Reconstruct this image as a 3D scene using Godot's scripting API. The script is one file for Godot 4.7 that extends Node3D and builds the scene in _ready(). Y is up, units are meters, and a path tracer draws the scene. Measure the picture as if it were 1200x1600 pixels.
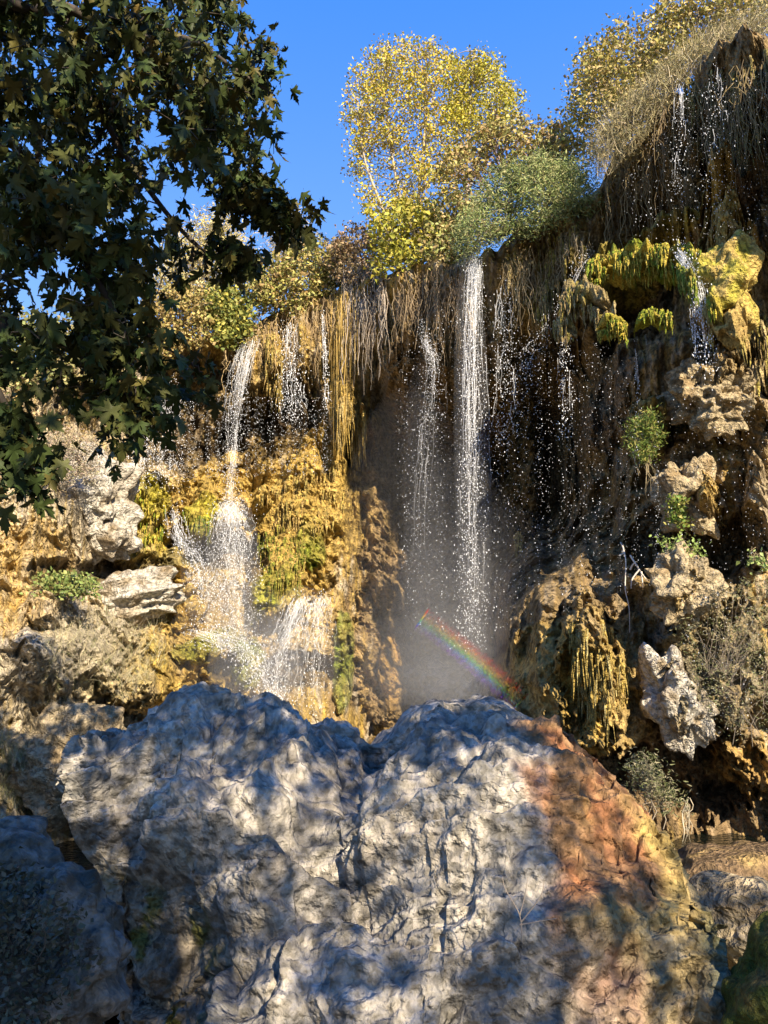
extends Node3D

# The photograph's lens: 1232 of its pixels per unit of tangent, tilted up 10 degrees.
const FOC := 1232.0
const SP := 0.173648
const CP := 0.984808
const EYE := Vector3(0, 1.7, 0)
const GROUND := -1.6

var rng := RandomNumberGenerator.new()
var n_big: FastNoiseLite
var n_rid: FastNoiseLite
var n_fin: FastNoiseLite
var n_cel: FastNoiseLite
var used := {}
var M := {}

# ---------------------------------------------------------------- small helpers

class Acc:
	var v := PackedVector3Array()
	var n := PackedVector3Array()
	var c := PackedColorArray()
	var i := PackedInt32Array()
	func mesh() -> ArrayMesh:
		var a := []
		a.resize(Mesh.ARRAY_MAX)
		a[Mesh.ARRAY_VERTEX] = v
		a[Mesh.ARRAY_NORMAL] = n
		a[Mesh.ARRAY_COLOR] = c
		a[Mesh.ARRAY_INDEX] = i
		var m := ArrayMesh.new()
		m.add_surface_from_arrays(Mesh.PRIMITIVE_TRIANGLES, a)
		return m

func ray(px: float, py: float) -> Vector3:
	var x := (px - 600.0) / FOC
	var u := (800.0 - py) / FOC
	return Vector3(x, SP + u * CP, -(CP - u * SP))

func at(px: float, py: float, r: float) -> Vector3:
	var d := ray(px, py)
	return EYE + d * (r / sqrt(d.x * d.x + d.z * d.z))

func level_px(px: float, py: float) -> float:   # the bearing of a pixel, as a column of a level camera
	var d := ray(px, py)
	return 600.0 + FOC * d.x / -d.z

func rf(a: float, b: float) -> float:
	return rng.randf_range(a, b)

func gauss(s: float) -> Vector3:
	return Vector3(rng.randfn(0, s), rng.randfn(0, s), rng.randfn(0, s))

func noise(freq: float, kind: int, oct: int, sd: int) -> FastNoiseLite:
	var n := FastNoiseLite.new()
	n.noise_type = FastNoiseLite.TYPE_SIMPLEX
	n.fractal_type = kind
	n.fractal_octaves = oct
	n.frequency = freq
	n.seed = sd
	return n

func numbered(called: String) -> String:
	var k: int = used.get(called, 0)
	used[called] = k + 1
	return called if k == 0 else "%s_%03d" % [called, k]

func thing(called: String, label: String, category: String, where := Vector3.ZERO, group := "") -> Node3D:
	var o := Node3D.new()
	o.name = numbered(called)
	o.position = where
	o.set_meta("label", label)
	o.set_meta("category", category)
	if group:
		o.set_meta("group", group)
	add_child(o, true)
	return o

func part(called: String, mesh: Mesh, mat: Material, parent: Node, stuff := false) -> MeshInstance3D:
	var o := MeshInstance3D.new()
	o.name = called
	o.mesh = mesh
	o.material_override = mat
	if stuff:
		o.set_meta("kind", "stuff")
	parent.add_child(o, true)
	return o

func many(called: String, mesh: Mesh, mat: Material, parent: Node, xf: Array, cols: Array, base := Vector3.ZERO) -> MultiMeshInstance3D:
	var mm := MultiMesh.new()
	mm.transform_format = MultiMesh.TRANSFORM_3D
	mm.use_colors = true
	mm.mesh = mesh
	mm.instance_count = xf.size()
	for k in xf.size():
		var t: Transform3D = xf[k]
		t.origin -= base
		mm.set_instance_transform(k, t)
		mm.set_instance_color(k, cols[k])
	var o := MultiMeshInstance3D.new()
	o.name = called
	o.multimesh = mm
	o.material_override = mat
	o.set_meta("kind", "stuff")
	parent.add_child(o, true)
	return o

func interp(tab: PackedVector2Array, x: float) -> float:
	if x <= tab[0].x:
		return tab[0].y
	for k in range(1, tab.size()):
		if x < tab[k].x:
			var f := (x - tab[k - 1].x) / (tab[k].x - tab[k - 1].x)
			f = f * f * (3.0 - 2.0 * f) * 0.5 + f * 0.5
			return lerpf(tab[k - 1].y, tab[k].y, f)
	return tab[tab.size() - 1].y

func tube(a: Acc, pts: PackedVector3Array, r0: float, r1: float, sides: int, col: Color) -> void:
	var start := a.v.size()
	var count := pts.size()
	for k in count:
		var dir := (pts[mini(k + 1, count - 1)] - pts[maxi(k - 1, 0)]).normalized()
		var ref := Vector3.RIGHT if absf(dir.x) < 0.8 else Vector3.FORWARD
		var s := dir.cross(ref).normalized()
		var t := dir.cross(s)
		var r := lerpf(r0, r1, float(k) / (count - 1))
		for q in sides:
			var g := TAU * q / sides
			var nn := s * cos(g) + t * sin(g)
			a.v.append(pts[k] + nn * r)
			a.n.append(nn)
			a.c.append(col)
	for k in count - 1:
		for q in sides:
			var p := start + k * sides + q
			var p2 := start + k * sides + (q + 1) % sides
			a.i.append_array(PackedInt32Array([p, p + sides, p2, p2, p + sides, p2 + sides]))

func curve(pts: Array, steps: int) -> PackedVector3Array:   # a smooth line through points
	var out := PackedVector3Array()
	for k in pts.size() - 1:
		var p0: Vector3 = pts[maxi(k - 1, 0)]
		var p1: Vector3 = pts[k]
		var p2: Vector3 = pts[k + 1]
		var p3: Vector3 = pts[mini(k + 2, pts.size() - 1)]
		for s in steps:
			out.append(p1.cubic_interpolate(p2, p0, p3, float(s) / steps))
	out.append(pts[pts.size() - 1])
	return out

func wiggle(p0: Vector3, p1: Vector3, sag: float, rough: float, steps: int) -> PackedVector3Array:
	var out := PackedVector3Array()
	for k in steps + 1:
		var f := float(k) / steps
		var p := p0.lerp(p1, f)
		p.y -= sag * 4.0 * f * (1.0 - f)
		if k > 0 and k < steps:
			p += gauss(rough)
		out.append(p)
	return out

func shade(c: Color, k: float) -> Color:
	return Color(c.r * k, c.g * k, c.b * k)

func pick(pal: Array, jitter := 0.25) -> Color:
	var c: Color = pal[rng.randi() % pal.size()]
	return shade(c, rf(1.0 - jitter, 1.0 + jitter))

# ---------------------------------------------------------------- materials

func noise_tex(freq: float, kind: int, oct: int, sd: int, lo: Color, hi: Color, size := 512, stops := []) -> NoiseTexture2D:
	var t := NoiseTexture2D.new()
	t.width = size
	t.height = size
	t.seamless = true
	t.noise = noise(freq, kind, oct, sd)
	var g := Gradient.new()
	g.set_color(0, lo)
	g.set_color(1, hi)
	for s in stops:
		g.add_point(s[0], s[1])
	t.color_ramp = g
	return t

func rock_mat(scale: float, relief: float, rough: float, sd: int, lo := 0.62) -> StandardMaterial3D:
	var m := StandardMaterial3D.new()
	m.vertex_color_use_as_albedo = true
	m.roughness = rough
	m.metallic_specular = 0.3
	m.uv1_triplanar = true
	m.uv1_world_triplanar = true
	m.uv1_scale = Vector3.ONE * scale
	m.albedo_texture = noise_tex(0.012, FastNoiseLite.FRACTAL_FBM, 6, sd, Color(lo, lo, lo), Color(1, 1, 1), 1024, [[0.4, Color(lo + 0.15, lo + 0.15, lo + 0.13)], [0.6, Color(0.96, 0.96, 0.95)]])
	m.heightmap_enabled = true
	m.heightmap_texture = noise_tex(0.01, FastNoiseLite.FRACTAL_RIDGED, 6, sd + 1, Color.BLACK, Color.WHITE, 1024)
	m.heightmap_scale = relief
	return m

func leaf_mat(rough: float, back: Color, spec := 0.4) -> StandardMaterial3D:
	var m := StandardMaterial3D.new()
	m.vertex_color_use_as_albedo = true
	m.roughness = rough
	m.metallic_specular = spec
	m.cull_mode = BaseMaterial3D.CULL_DISABLED
	m.backlight_enabled = true
	m.backlight = back
	return m

func plain(c: Color, rough: float, spec := 0.3) -> StandardMaterial3D:
	var m := StandardMaterial3D.new()
	m.vertex_color_use_as_albedo = true
	m.albedo_color = c
	m.roughness = rough
	m.metallic_specular = spec
	return m

func make_materials() -> void:
	M.cliff = rock_mat(0.32, 14.0, 0.85, 11, 0.55)
	M.boulder = rock_mat(0.55, 9.0, 0.9, 31, 0.55)
	M.boulder.heightmap_texture = noise_tex(0.010, FastNoiseLite.FRACTAL_FBM, 8, 33, Color.BLACK, Color.WHITE, 1024)
	M.tufa = rock_mat(0.6, 9.0, 0.75, 51, 0.55)
	M.moss = rock_mat(1.2, 4.0, 0.75, 71, 0.6)
	M.ground = rock_mat(0.4, 4.0, 0.9, 91)
	M.leaf = leaf_mat(0.55, Color(0.5, 0.5, 0.5))
	M.plane_leaf = leaf_mat(0.5, Color(0.22, 0.22, 0.22), 0.25)
	M.grass = leaf_mat(0.7, Color(0.3, 0.3, 0.3), 0.2)
	M.bark = plain(Color.WHITE, 0.85)
	M.drop = plain(Color.WHITE, 0.35, 0.5)
	M.drop.backlight_enabled = true
	M.drop.backlight = Color(0.5, 0.5, 0.5)
	M.strand = plain(Color(1, 1, 1, 0.3), 0.4, 0.5)
	M.strand.transparency = BaseMaterial3D.TRANSPARENCY_ALPHA
	M.strand.backlight_enabled = true
	M.strand.backlight = Color(0.5, 0.5, 0.5)
	M.bow = plain(Color(1, 1, 1, 0.026), 0.9, 0.0)
	M.bow.transparency = BaseMaterial3D.TRANSPARENCY_ALPHA
	var w := StandardMaterial3D.new()
	w.albedo_color = Color(0.05, 0.08, 0.07)
	w.roughness = 0.08
	w.metallic_specular = 0.6
	w.uv1_triplanar = true
	w.uv1_world_triplanar = true
	w.uv1_scale = Vector3.ONE * 0.5
	w.heightmap_enabled = true
	w.heightmap_texture = noise_tex(0.02, FastNoiseLite.FRACTAL_FBM, 4, 7, Color.BLACK, Color.WHITE)
	w.heightmap_scale = 3.0
	M.water = w

# ---------------------------------------------------------------- shared little meshes

func flat_leaf(w: float, bend: float) -> ArrayMesh:   # a pointed leaf 1 long along +y, folded at its midrib
	var a := Acc.new()
	var p := [Vector3(0, 0, 0), Vector3(w, 0.4, 0.12), Vector3(0, 0.45, -0.02), Vector3(-w, 0.4, 0.12), Vector3(w * 0.5, 0.75, bend * 0.6 + 0.06), Vector3(-w * 0.5, 0.75, bend * 0.6 + 0.06), Vector3(0, 1, bend)]
	var st := SurfaceTool.new()
	st.begin(Mesh.PRIMITIVE_TRIANGLES)
	for t in [[0, 2, 1], [0, 3, 2], [1, 2, 4], [2, 3, 5], [2, 6, 4], [2, 5, 6]]:
		for k in t:
			st.set_color(Color.WHITE)
			st.add_vertex(p[k])
	st.generate_normals()
	return st.commit()

func plane_leaf(fold: float, curl: float) -> ArrayMesh:   # the five-lobed toothed leaf of a plane tree, stalk at the origin, tip along +y
	var half := [Vector2(0, 0.22), Vector2(0.1, 0.17), Vector2(0.3, 0.02), Vector2(0.27, 0.14), Vector2(0.42, 0.14), Vector2(0.3, 0.28), Vector2(0.26, 0.36), Vector2(0.42, 0.42), Vector2(0.43, 0.52), Vector2(0.62, 0.66), Vector2(0.42, 0.62), Vector2(0.38, 0.7), Vector2(0.3, 0.58), Vector2(0.15, 0.52), Vector2(0.2, 0.68), Vector2(0.28, 0.76), Vector2(0.17, 0.8), Vector2(0.15, 0.95), Vector2(0.08, 0.93), Vector2(0, 1.18)]
	var ring := []
	for q in half:
		ring.append(q)
	for k in range(half.size() - 2, 0, -1):
		ring.append(Vector2(-half[k].x, half[k].y))
	var st := SurfaceTool.new()
	st.begin(Mesh.PRIMITIVE_TRIANGLES)
	var lift := func(q: Vector2) -> Vector3: return Vector3(q.x * (1.0 - absf(fold) * 0.25), q.y, fold * absf(q.x) + curl * (q.y - 0.3) * (q.y - 0.3) + 0.06 * sin(q.x * 9.0 + q.y * 5.0))
	var mid: Vector3 = lift.call(Vector2(0, 0.42))
	for k in ring.size():
		var p: Vector3 = lift.call(ring[k])
		var q: Vector3 = lift.call(ring[(k + 1) % ring.size()])
		for w in [mid, p, q]:
			st.set_color(Color.WHITE)
			st.add_vertex(w)
	for w in [Vector3(-0.012, 0, 0), Vector3(0.012, 0, 0), Vector3(0, 0.24, 0.01)]:   # the stalk
		st.set_color(Color.WHITE)
		st.add_vertex(w)
	st.generate_normals()
	return st.commit()

func drop_mesh() -> ArrayMesh:
	var st := SurfaceTool.new()
	st.begin(Mesh.PRIMITIVE_TRIANGLES)
	var top := Vector3(0, 0.5, 0)
	var low := Vector3(0, -0.5, 0)
	st.set_smooth_group(0)
	for k in 4:
		var p := Vector3(cos(TAU * k / 4.0), 0, sin(TAU * k / 4.0)) * 0.5
		var q := Vector3(cos(TAU * (k + 1) / 4.0), 0, sin(TAU * (k + 1) / 4.0)) * 0.5
		for w in [top, p, q, q, p, low]:
			st.set_color(Color.WHITE)
			st.add_vertex(w)
	st.generate_normals()
	return st.commit()

func tongue_mesh(sd: int) -> ArrayMesh:   # a hanging tongue of tufa or moss, 1 long, bulging near its top
	var a := Acc.new()
	var r := RandomNumberGenerator.new()
	r.seed = sd
	var rings := 7
	var sides := 7
	for k in rings:
		var f := float(k) / (rings - 1)
		var rad := 0.5 * pow(1.0 - f, 0.75) * (0.75 + 0.5 * sin(f * 9.0 + sd)) + 0.015
		if k == 0:
			rad *= 0.7
		for q in sides:
			var g := TAU * q / sides
			var rr := rad * r.randf_range(0.75, 1.25)
			a.v.append(Vector3(cos(g) * rr, -f + 0.12, sin(g) * rr + 0.12 * sin(f * 2.5)))
			a.n.append(Vector3(cos(g), 0.25, sin(g)).normalized())
			a.c.append(Color.WHITE)
	for k in rings - 1:
		for q in sides:
			var p := k * sides + q
			var p2 := k * sides + (q + 1) % sides
			a.i.append_array(PackedInt32Array([p, p + sides, p2, p2, p + sides, p2 + sides]))
	return a.mesh()

func blade_mesh(droop: float) -> ArrayMesh:
	var st := SurfaceTool.new()
	st.begin(Mesh.PRIMITIVE_TRIANGLES)
	var last := []
	for k in 5:
		var f := k / 4.0
		var y := f * (1.0 - droop * 0.5 * f)
		var z := droop * f * f * 0.7
		var w := 0.005 * (1.0 - f) + 0.0012
		var cur := [Vector3(-w, y, z), Vector3(w, y, z)]
		if k > 0:
			for q in [last[0], cur[0], last[1], last[1], cur[0], cur[1]]:
				st.set_color(Color.WHITE)
				st.add_vertex(q)
		last = cur
	st.generate_normals()
	return st.commit()

var leaf_shapes := []
var plane_shapes := []
var blades := []
var tongues := []
var drop: ArrayMesh

# ---------------------------------------------------------------- the cliff

var cu := PackedFloat32Array()     # bearings of the columns
var clip_y := PackedFloat32Array() # height of the lip in each column
var cr := PackedFloat32Array()     # distance of each point
var cc := PackedColorArray()
const ROWS := 600
const FOOT := -2.6

func columns() -> void:
	var u := -700.0
	while u < 1950.0:
		cu.append(u)
		u += 1.7 if u > -70.0 and u < 1290.0 else 14.0

func col_of(u: float) -> int:
	return clampi(cu.bsearch(u), 0, cu.size() - 1)

func dir_of(u: float) -> Vector3:
	return Vector3((u - 600.0) / FOC, 0, -1).normalized()

func cliff_point(i: int, j: int) -> Vector3:
	var d := dir_of(cu[i])
	return EYE + d * cr[i * ROWS + j] + Vector3(0, lerpf(FOOT, clip_y[i], float(j) / (ROWS - 1)) - EYE.y, 0)

func locate(px: float, py: float) -> Array:   # [column, row, distance] of the cliff under that bearing
	var i := col_of(level_px(px, py))
	var r := cr[i * ROWS + ROWS / 2]
	var j := 0
	for k in 7:
		var y := at(px, py, r).y
		j = clampi(roundi((y - FOOT) / (clip_y[i] - FOOT) * (ROWS - 1)), 0, ROWS - 1)
		r = lerpf(r, cr[i * ROWS + j], 0.7)
	return [i, j, r]

func on_cliff(px: float, py: float, off := 0.0) -> Vector3:
	var l := locate(px, py)
	return at(px, py, l[2] - off)

func stamp(px: float, py: float, a: float, b: float, h: float, col: Color, mix := 0.9, kind := "dome", jag := 0.5) -> void:
	var l := locate(px, py)
	var i0: int = l[0]
	var j0: int = l[1]
	var r: float = l[2]
	var row_px: float = (clip_y[i0] - FOOT) / (ROWS - 1) * FOC / r
	var ext := 1.5
	var u0: float = cu[i0]
	var sd := px * 3.1 + py * 1.7
	for i in range(col_of(u0 - a * ext), col_of(u0 + a * ext) + 1):
		var x := (cu[i] - u0) / a
		for j in range(maxi(0, j0 - int(b * ext / row_px)), mini(ROWS - 1, j0 + int(b * ext / row_px)) + 1):
			var y := (j - j0) * row_px / b
			var w := 0.0
			var nz := n_fin.get_noise_3d(cu[i] * 0.02, j * row_px * 0.02, sd) + 0.5 * n_fin.get_noise_3d(cu[i] * 0.07, j * row_px * 0.07, sd)
			if kind == "dome":
				var d := x * x + y * y + nz * jag
				if d >= 1.0:
					continue
				w = 1.0 - maxf(d, 0.0)
				w = w * w * (3.0 - 2.0 * w) if d > 0.35 else minf(1.0, sqrt(w) * 0.95)
				w = minf(1.0, pow(1.0 - maxf(d, 0.0), 0.6))
			else:   # a ledge: long slope above, sharp ragged edge below
				var fr := n_fin.get_noise_2d(cu[i] * 0.11, sd) * 0.55 + n_fin.get_noise_2d(cu[i] * 0.3, sd + 40.0) * 0.3
				var yy := y + x * x * 0.25
				w = smoothstep(-1.0, -0.82, yy + fr * jag) * (1.0 - smoothstep(-0.2, 1.0, yy + nz * 0.3)) * (1.0 - smoothstep(0.6, 1.0, absf(x) + nz * 0.3))
				if w <= 0.001:
					continue
			var k := i * ROWS + j
			cr[k] -= h * w
			var e := smoothstep(0.08, 0.45, w) * mix
			cc[k] = cc[k].lerp(col, clampf(e * (0.85 + nz * 0.6), 0.0, 1.0))

const TAN := Color(0.42, 0.31, 0.16)
const OCHRE := Color(0.54, 0.37, 0.10)
const WHITE_ROCK := Color(0.66, 0.58, 0.46)
const MOSS := Color(0.44, 0.38, 0.05)
const GREEN := Color(0.16, 0.25, 0.03)
const DARK := Color(0.17, 0.125, 0.07)
const BROWN := Color(0.27, 0.185, 0.10)
const WET := Color(0.075, 0.05, 0.026)
const ORANGE := Color(0.48, 0.22, 0.06)
const SLOPE := Color(0.56, 0.48, 0.35)

func table(rows: Array, py: float) -> PackedVector2Array:
	var t := PackedVector2Array()
	for q in rows:
		t.append(Vector2(level_px(q[0], py), q[1]))
	return t

func build_cliff() -> void:
	columns()
	var lip_y := PackedVector2Array()
	var top := PackedVector2Array()
	for q in [[-420, 640, 16], [-200, 600, 19.5], [0, 575, 22], [120, 560, 23], [230, 535, 23.5], [330, 520, 24], [420, 490, 24], [500, 450, 23.4], [560, 440, 22.5], [640, 425, 20.5], [700, 412, 19.8], [760, 395, 19.3], [850, 345, 19], [920, 300, 18.3], [980, 230, 17.4], [1050, 140, 16.2], [1120, 85, 15.2], [1200, 50, 14.4], [1250, 30, 13.0], [1400, 20, 12.4], [1600, 60, 16], [1900, 200, 24]]:
		var u := level_px(q[0], q[1])
		top.append(Vector2(u, q[2]))
		lip_y.append(Vector2(u, at(q[0], q[1], q[2]).y))
	var under := table([[-400, 18], [0, 22], [400, 24.2], [560, 23.2], [640, 21.3], [750, 20.2], [850, 19.8], [930, 19.6], [1000, 19.2], [1080, 17.8], [1170, 16.4], [1240, 15.4], [1400, 15.5], [1700, 18]], 300)
	var mid := table([[-400, 14], [0, 18], [100, 19], [220, 23.0], [300, 24.5], [400, 24.4], [530, 24.2], [575, 26], [640, 27.5], [750, 28], [850, 25.5], [930, 21], [1000, 18.6], [1080, 17.8], [1200, 17.5], [1400, 18], [1700, 20]], 690)
	var low := table([[-400, 11], [0, 15.5], [120, 17.5], [220, 19.5], [300, 21.5], [400, 22], [530, 22.8], [575, 24.5], [640, 26.5], [740, 26.5], [800, 17.4], [850, 16.2], [930, 16.7], [1000, 16.8], [1080, 16.9], [1200, 16.5], [1400, 17], [1700, 19]], 900)
	var base := table([[-400, 12], [0, 14.0], [120, 15.2], [220, 16.8], [300, 17.8], [400, 19], [530, 21], [575, 22], [640, 22.5], [735, 18.5], [775, 14.8], [815, 14.1], [900, 14.5], [960, 15.0], [1000, 15.4], [1080, 15.8], [1200, 15.8], [1400, 15.5], [1700, 18]], 1100)
	var W := cu.size()
	clip_y.resize(W)
	cr.resize(W * ROWS)
	cc.resize(W * ROWS)
	for i in W:
		var u := cu[i]
		clip_y[i] = interp(lip_y, u) + n_big.get_noise_1d(u * 0.03) * 0.4
		var rt := interp(top, u)
		var ru := interp(under, u)
		var rm := interp(mid, u)
		var rl := interp(low, u)
		var rb := interp(base, u)
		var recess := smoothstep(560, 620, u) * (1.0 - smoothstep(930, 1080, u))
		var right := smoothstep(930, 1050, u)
		var left := 1.0 - smoothstep(180, 330, u)
		for j in ROWS:
			var f := float(j) / (ROWS - 1)
			var y := lerpf(FOOT, clip_y[i], f)
			var r: float
			if f > 0.86:
				r = lerpf(ru, rt, smoothstep(0.86, 1.0, f))
			elif f > 0.58:
				r = lerpf(rm, ru, smoothstep(0.58, 0.86, f) if recess < 0.1 else lerpf(smoothstep(0.58, 0.86, f), smoothstep(0.74, 0.86, f), recess))
			elif f > 0.33:
				r = lerpf(rl, rm, smoothstep(0.33, 0.58, f))
			else:
				r = lerpf(rb, rl, smoothstep(0.02, 0.33, f))
			var k := i * ROWS + j
			cr[k] = r
			var x := u * 0.02
			var nz := n_big.get_noise_2d(u * 0.09, y * 1.2)
			var streak := n_fin.get_noise_2d(u * 0.14, y * 0.22)
			var c := TAN.lerp(OCHRE, clampf(0.5 + streak * 1.2, 0, 1))
			c = c.lerp(BROWN, clampf(nz * 1.6, 0, 0.85))
			c = c.lerp(WHITE_ROCK, clampf(n_fin.get_noise_2d(u * 0.05 + 300.0, y * 0.8) * 1.6 - 0.25, 0, 0.8))
			c = c.lerp(SLOPE, left * 0.75).lerp(OCHRE, left * clampf(streak * 1.5, 0, 0.6))
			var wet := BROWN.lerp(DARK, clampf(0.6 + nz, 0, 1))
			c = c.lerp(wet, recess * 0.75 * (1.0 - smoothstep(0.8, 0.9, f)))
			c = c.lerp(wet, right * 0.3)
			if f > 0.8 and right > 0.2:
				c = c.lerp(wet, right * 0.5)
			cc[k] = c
	# what stands out of it: centre in the picture, half width and height in its pixels, how far it stands proud in metres
	# left fall: basin shelf, mounds and curtains
	stamp(420, 800, 190, 130, 0.5, OCHRE, 0.8)
	stamp(330, 790, 90, 55, 1.3, OCHRE, 0.95)
	stamp(310, 815, 40, 40, 0.5, MOSS, 0.9)
	stamp(440, 790, 60, 60, 0.9, OCHRE, 0.9)
	stamp(222, 790, 50, 50, 1.3, MOSS, 0.9)
	stamp(225, 850, 45, 40, 0.8, OCHRE.lerp(MOSS, 0.5), 0.95)
	stamp(450, 900, 70, 75, 1.1, OCHRE, 0.95)
	stamp(430, 915, 45, 50, 0.5, MOSS.lerp(GREEN, 0.5), 0.8, "ledge")
	stamp(485, 850, 25, 50, 0.4, GREEN.lerp(MOSS, 0.3), 0.9)
	stamp(500, 760, 60, 90, 0.6, OCHRE, 0.85)
	stamp(470, 1000, 80, 70, 0.8, TAN.lerp(OCHRE, 0.4), 0.8)
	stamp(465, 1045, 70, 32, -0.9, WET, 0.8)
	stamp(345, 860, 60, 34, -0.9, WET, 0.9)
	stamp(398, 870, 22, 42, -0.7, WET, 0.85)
	stamp(280, 880, 35, 30, 0.8, Color(0.32, 0.27, 0.1), 0.9)
	stamp(300, 905, 45, 25, 0.6, OCHRE, 0.8)
	stamp(280, 950, 45, 40, 0.9, OCHRE, 0.9)
	stamp(270, 1040, 110, 60, 1.6, OCHRE, 0.95)
	stamp(330, 1010, 60, 25, 0.8, MOSS.lerp(GREEN, 0.4), 0.95)
	stamp(365, 1050, 50, 45, 1.6, OCHRE, 0.9)
	stamp(385, 1040, 30, 40, 0.6, GREEN, 0.8)
	stamp(345, 1047, 16, 18, -1.0, WET, 0.8)
	stamp(225, 1080, 60, 30, 1.0, OCHRE, 0.9)
	# upper left wall with its hanging curtains
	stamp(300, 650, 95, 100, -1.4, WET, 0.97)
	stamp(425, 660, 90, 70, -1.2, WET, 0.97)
	stamp(330, 660, 18, 50, 0.5, TAN, 0.7)
	stamp(430, 560, 18, 60, 0.5, OCHRE, 0.9, "ledge", 1.0)
	stamp(545, 640, 28, 60, 0.9, OCHRE, 0.95, "ledge", 1.2)
	stamp(520, 560, 20, 90, 0.4, OCHRE, 0.8)
	stamp(330, 570, 22, 22, 0.6, OCHRE, 0.8)
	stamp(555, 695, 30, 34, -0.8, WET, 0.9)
	stamp(480, 720, 34, 40, 0.5, OCHRE, 0.8)
	stamp(420, 590, 90, 34, 0.35, TAN.lerp(OCHRE, 0.4), 0.6, "ledge", 1.6)
	stamp(265, 590, 60, 34, 0.35, TAN.lerp(OCHRE, 0.4), 0.6, "ledge", 1.6)
	# left slope
	stamp(30, 1035, 60, 45, 0.7, WHITE_ROCK, 0.85)
	stamp(90, 950, 50, 34, 0.6, WHITE_ROCK, 0.8)
	stamp(190, 1040, 70, 50, 0.5, OCHRE.lerp(MOSS, 0.4), 0.8)
	stamp(30, 900, 90, 90, 0.6, OCHRE.lerp(ORANGE, 0.2), 0.75)
	stamp(150, 895, 110, 30, -0.9, WET, 0.8)
	stamp(120, 1090, 120, 110, 0.6, SLOPE, 0.6)
	stamp(30, 720, 90, 60, 0.6, SLOPE, 0.6)
	stamp(130, 1010, 90, 60, 0.4, Color(0.52, 0.46, 0.35), 0.7)
	# cave wall in the middle
	stamp(620, 800, 60, 200, 1.6, Color(0.32, 0.22, 0.11), 0.8)
	stamp(600, 1010, 50, 120, 1.4, TAN.lerp(ORANGE, 0.15), 0.7)
	stamp(660, 650, 60, 60, 1.2, BROWN, 0.7)
	stamp(535, 1030, 18, 80, 0.5, GREEN.lerp(MOSS, 0.2), 0.85)
	stamp(610, 1050, 20, 60, 0.8, OCHRE.lerp(ORANGE, 0.4), 0.9)
	stamp(700, 1060, 70, 40, 1.5, WHITE_ROCK, 0.85)
	stamp(815, 750, 36, 115, 2.6, Color(0.16, 0.13, 0.06), 0.8)
	# lower right: yellow wall behind the boulder
	stamp(860, 1050, 100, 75, 0.6, OCHRE.lerp(TAN, 0.3), 0.97)
	stamp(925, 1050, 55, 120, 1.6, OCHRE, 0.95)
	stamp(980, 1060, 40, 110, 0.8, TAN.lerp(OCHRE, 0.5), 0.9)
	stamp(915, 960, 40, 50, 0.8, TAN, 0.7)
	stamp(1040, 1230, 130, 70, -1.2, BROWN, 0.85)
	stamp(1150, 1300, 90, 110, -0.4, BROWN, 0.9)
	stamp(1060, 1090, 40, 70, 1.1, Color(0.5, 0.42, 0.3), 0.8)
	stamp(1160, 1200, 60, 40, 0.7, OCHRE.lerp(ORANGE, 0.3), 0.7)
	stamp(1110, 1010, 90, 120, 0.9, Color(0.3, 0.26, 0.17), 0.8)
	# right wall outcrops in the sun
	stamp(1115, 625, 65, 55, 2.0, Color(0.45, 0.34, 0.18), 0.95)
	stamp(1060, 640, 28, 45, 0.6, Color(0.28, 0.23, 0.06), 0.9)
	stamp(1080, 770, 50, 60, 1.5, Color(0.42, 0.31, 0.18), 0.9)
	stamp(1110, 780, 22, 50, 0.8, OCHRE, 0.7)
	stamp(1180, 690, 28, 60, 1.3, TAN, 0.9)
	stamp(1185, 800, 30, 80, 1.2, TAN.lerp(WHITE_ROCK, 0.4), 0.8)
	stamp(1070, 915, 48, 55, 1.6, TAN.lerp(OCHRE, 0.4), 0.9)
	stamp(1010, 680, 40, 50, 2.2, Color(0.24, 0.21, 0.06), 0.8)
	stamp(950, 650, 50, 60, 0.6, Color(0.26, 0.19, 0.13), 0.7)
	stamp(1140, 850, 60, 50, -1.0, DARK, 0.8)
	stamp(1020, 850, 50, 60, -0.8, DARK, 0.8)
	stamp(1180, 480, 22, 80, 0.9, TAN, 0.9, "ledge", 1.2)
	stamp(1130, 355, 75, 28, 1.2, Color(0.34, 0.22, 0.12), 0.9)
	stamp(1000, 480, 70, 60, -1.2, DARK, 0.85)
	stamp(880, 420, 60, 80, 0.5, TAN.lerp(OCHRE, 0.3), 0.7, "ledge", 1.6)
	stamp(1150, 130, 60, 70, 0.5, TAN.lerp(BROWN, 0.4), 0.6, "ledge", 1.4)
	stamp(1015, 440, 110, 30, 1.5, MOSS.lerp(OCHRE, 0.4), 0.9, "dome", 0.3)
	stamp(1132, 450, 62, 95, 2.6, OCHRE, 0.97)
	stamp(915, 480, 55, 30, 1.3, MOSS.lerp(TAN, 0.4), 0.85, "dome", 0.3)
	# relief
	var acc := Acc.new()
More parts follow.
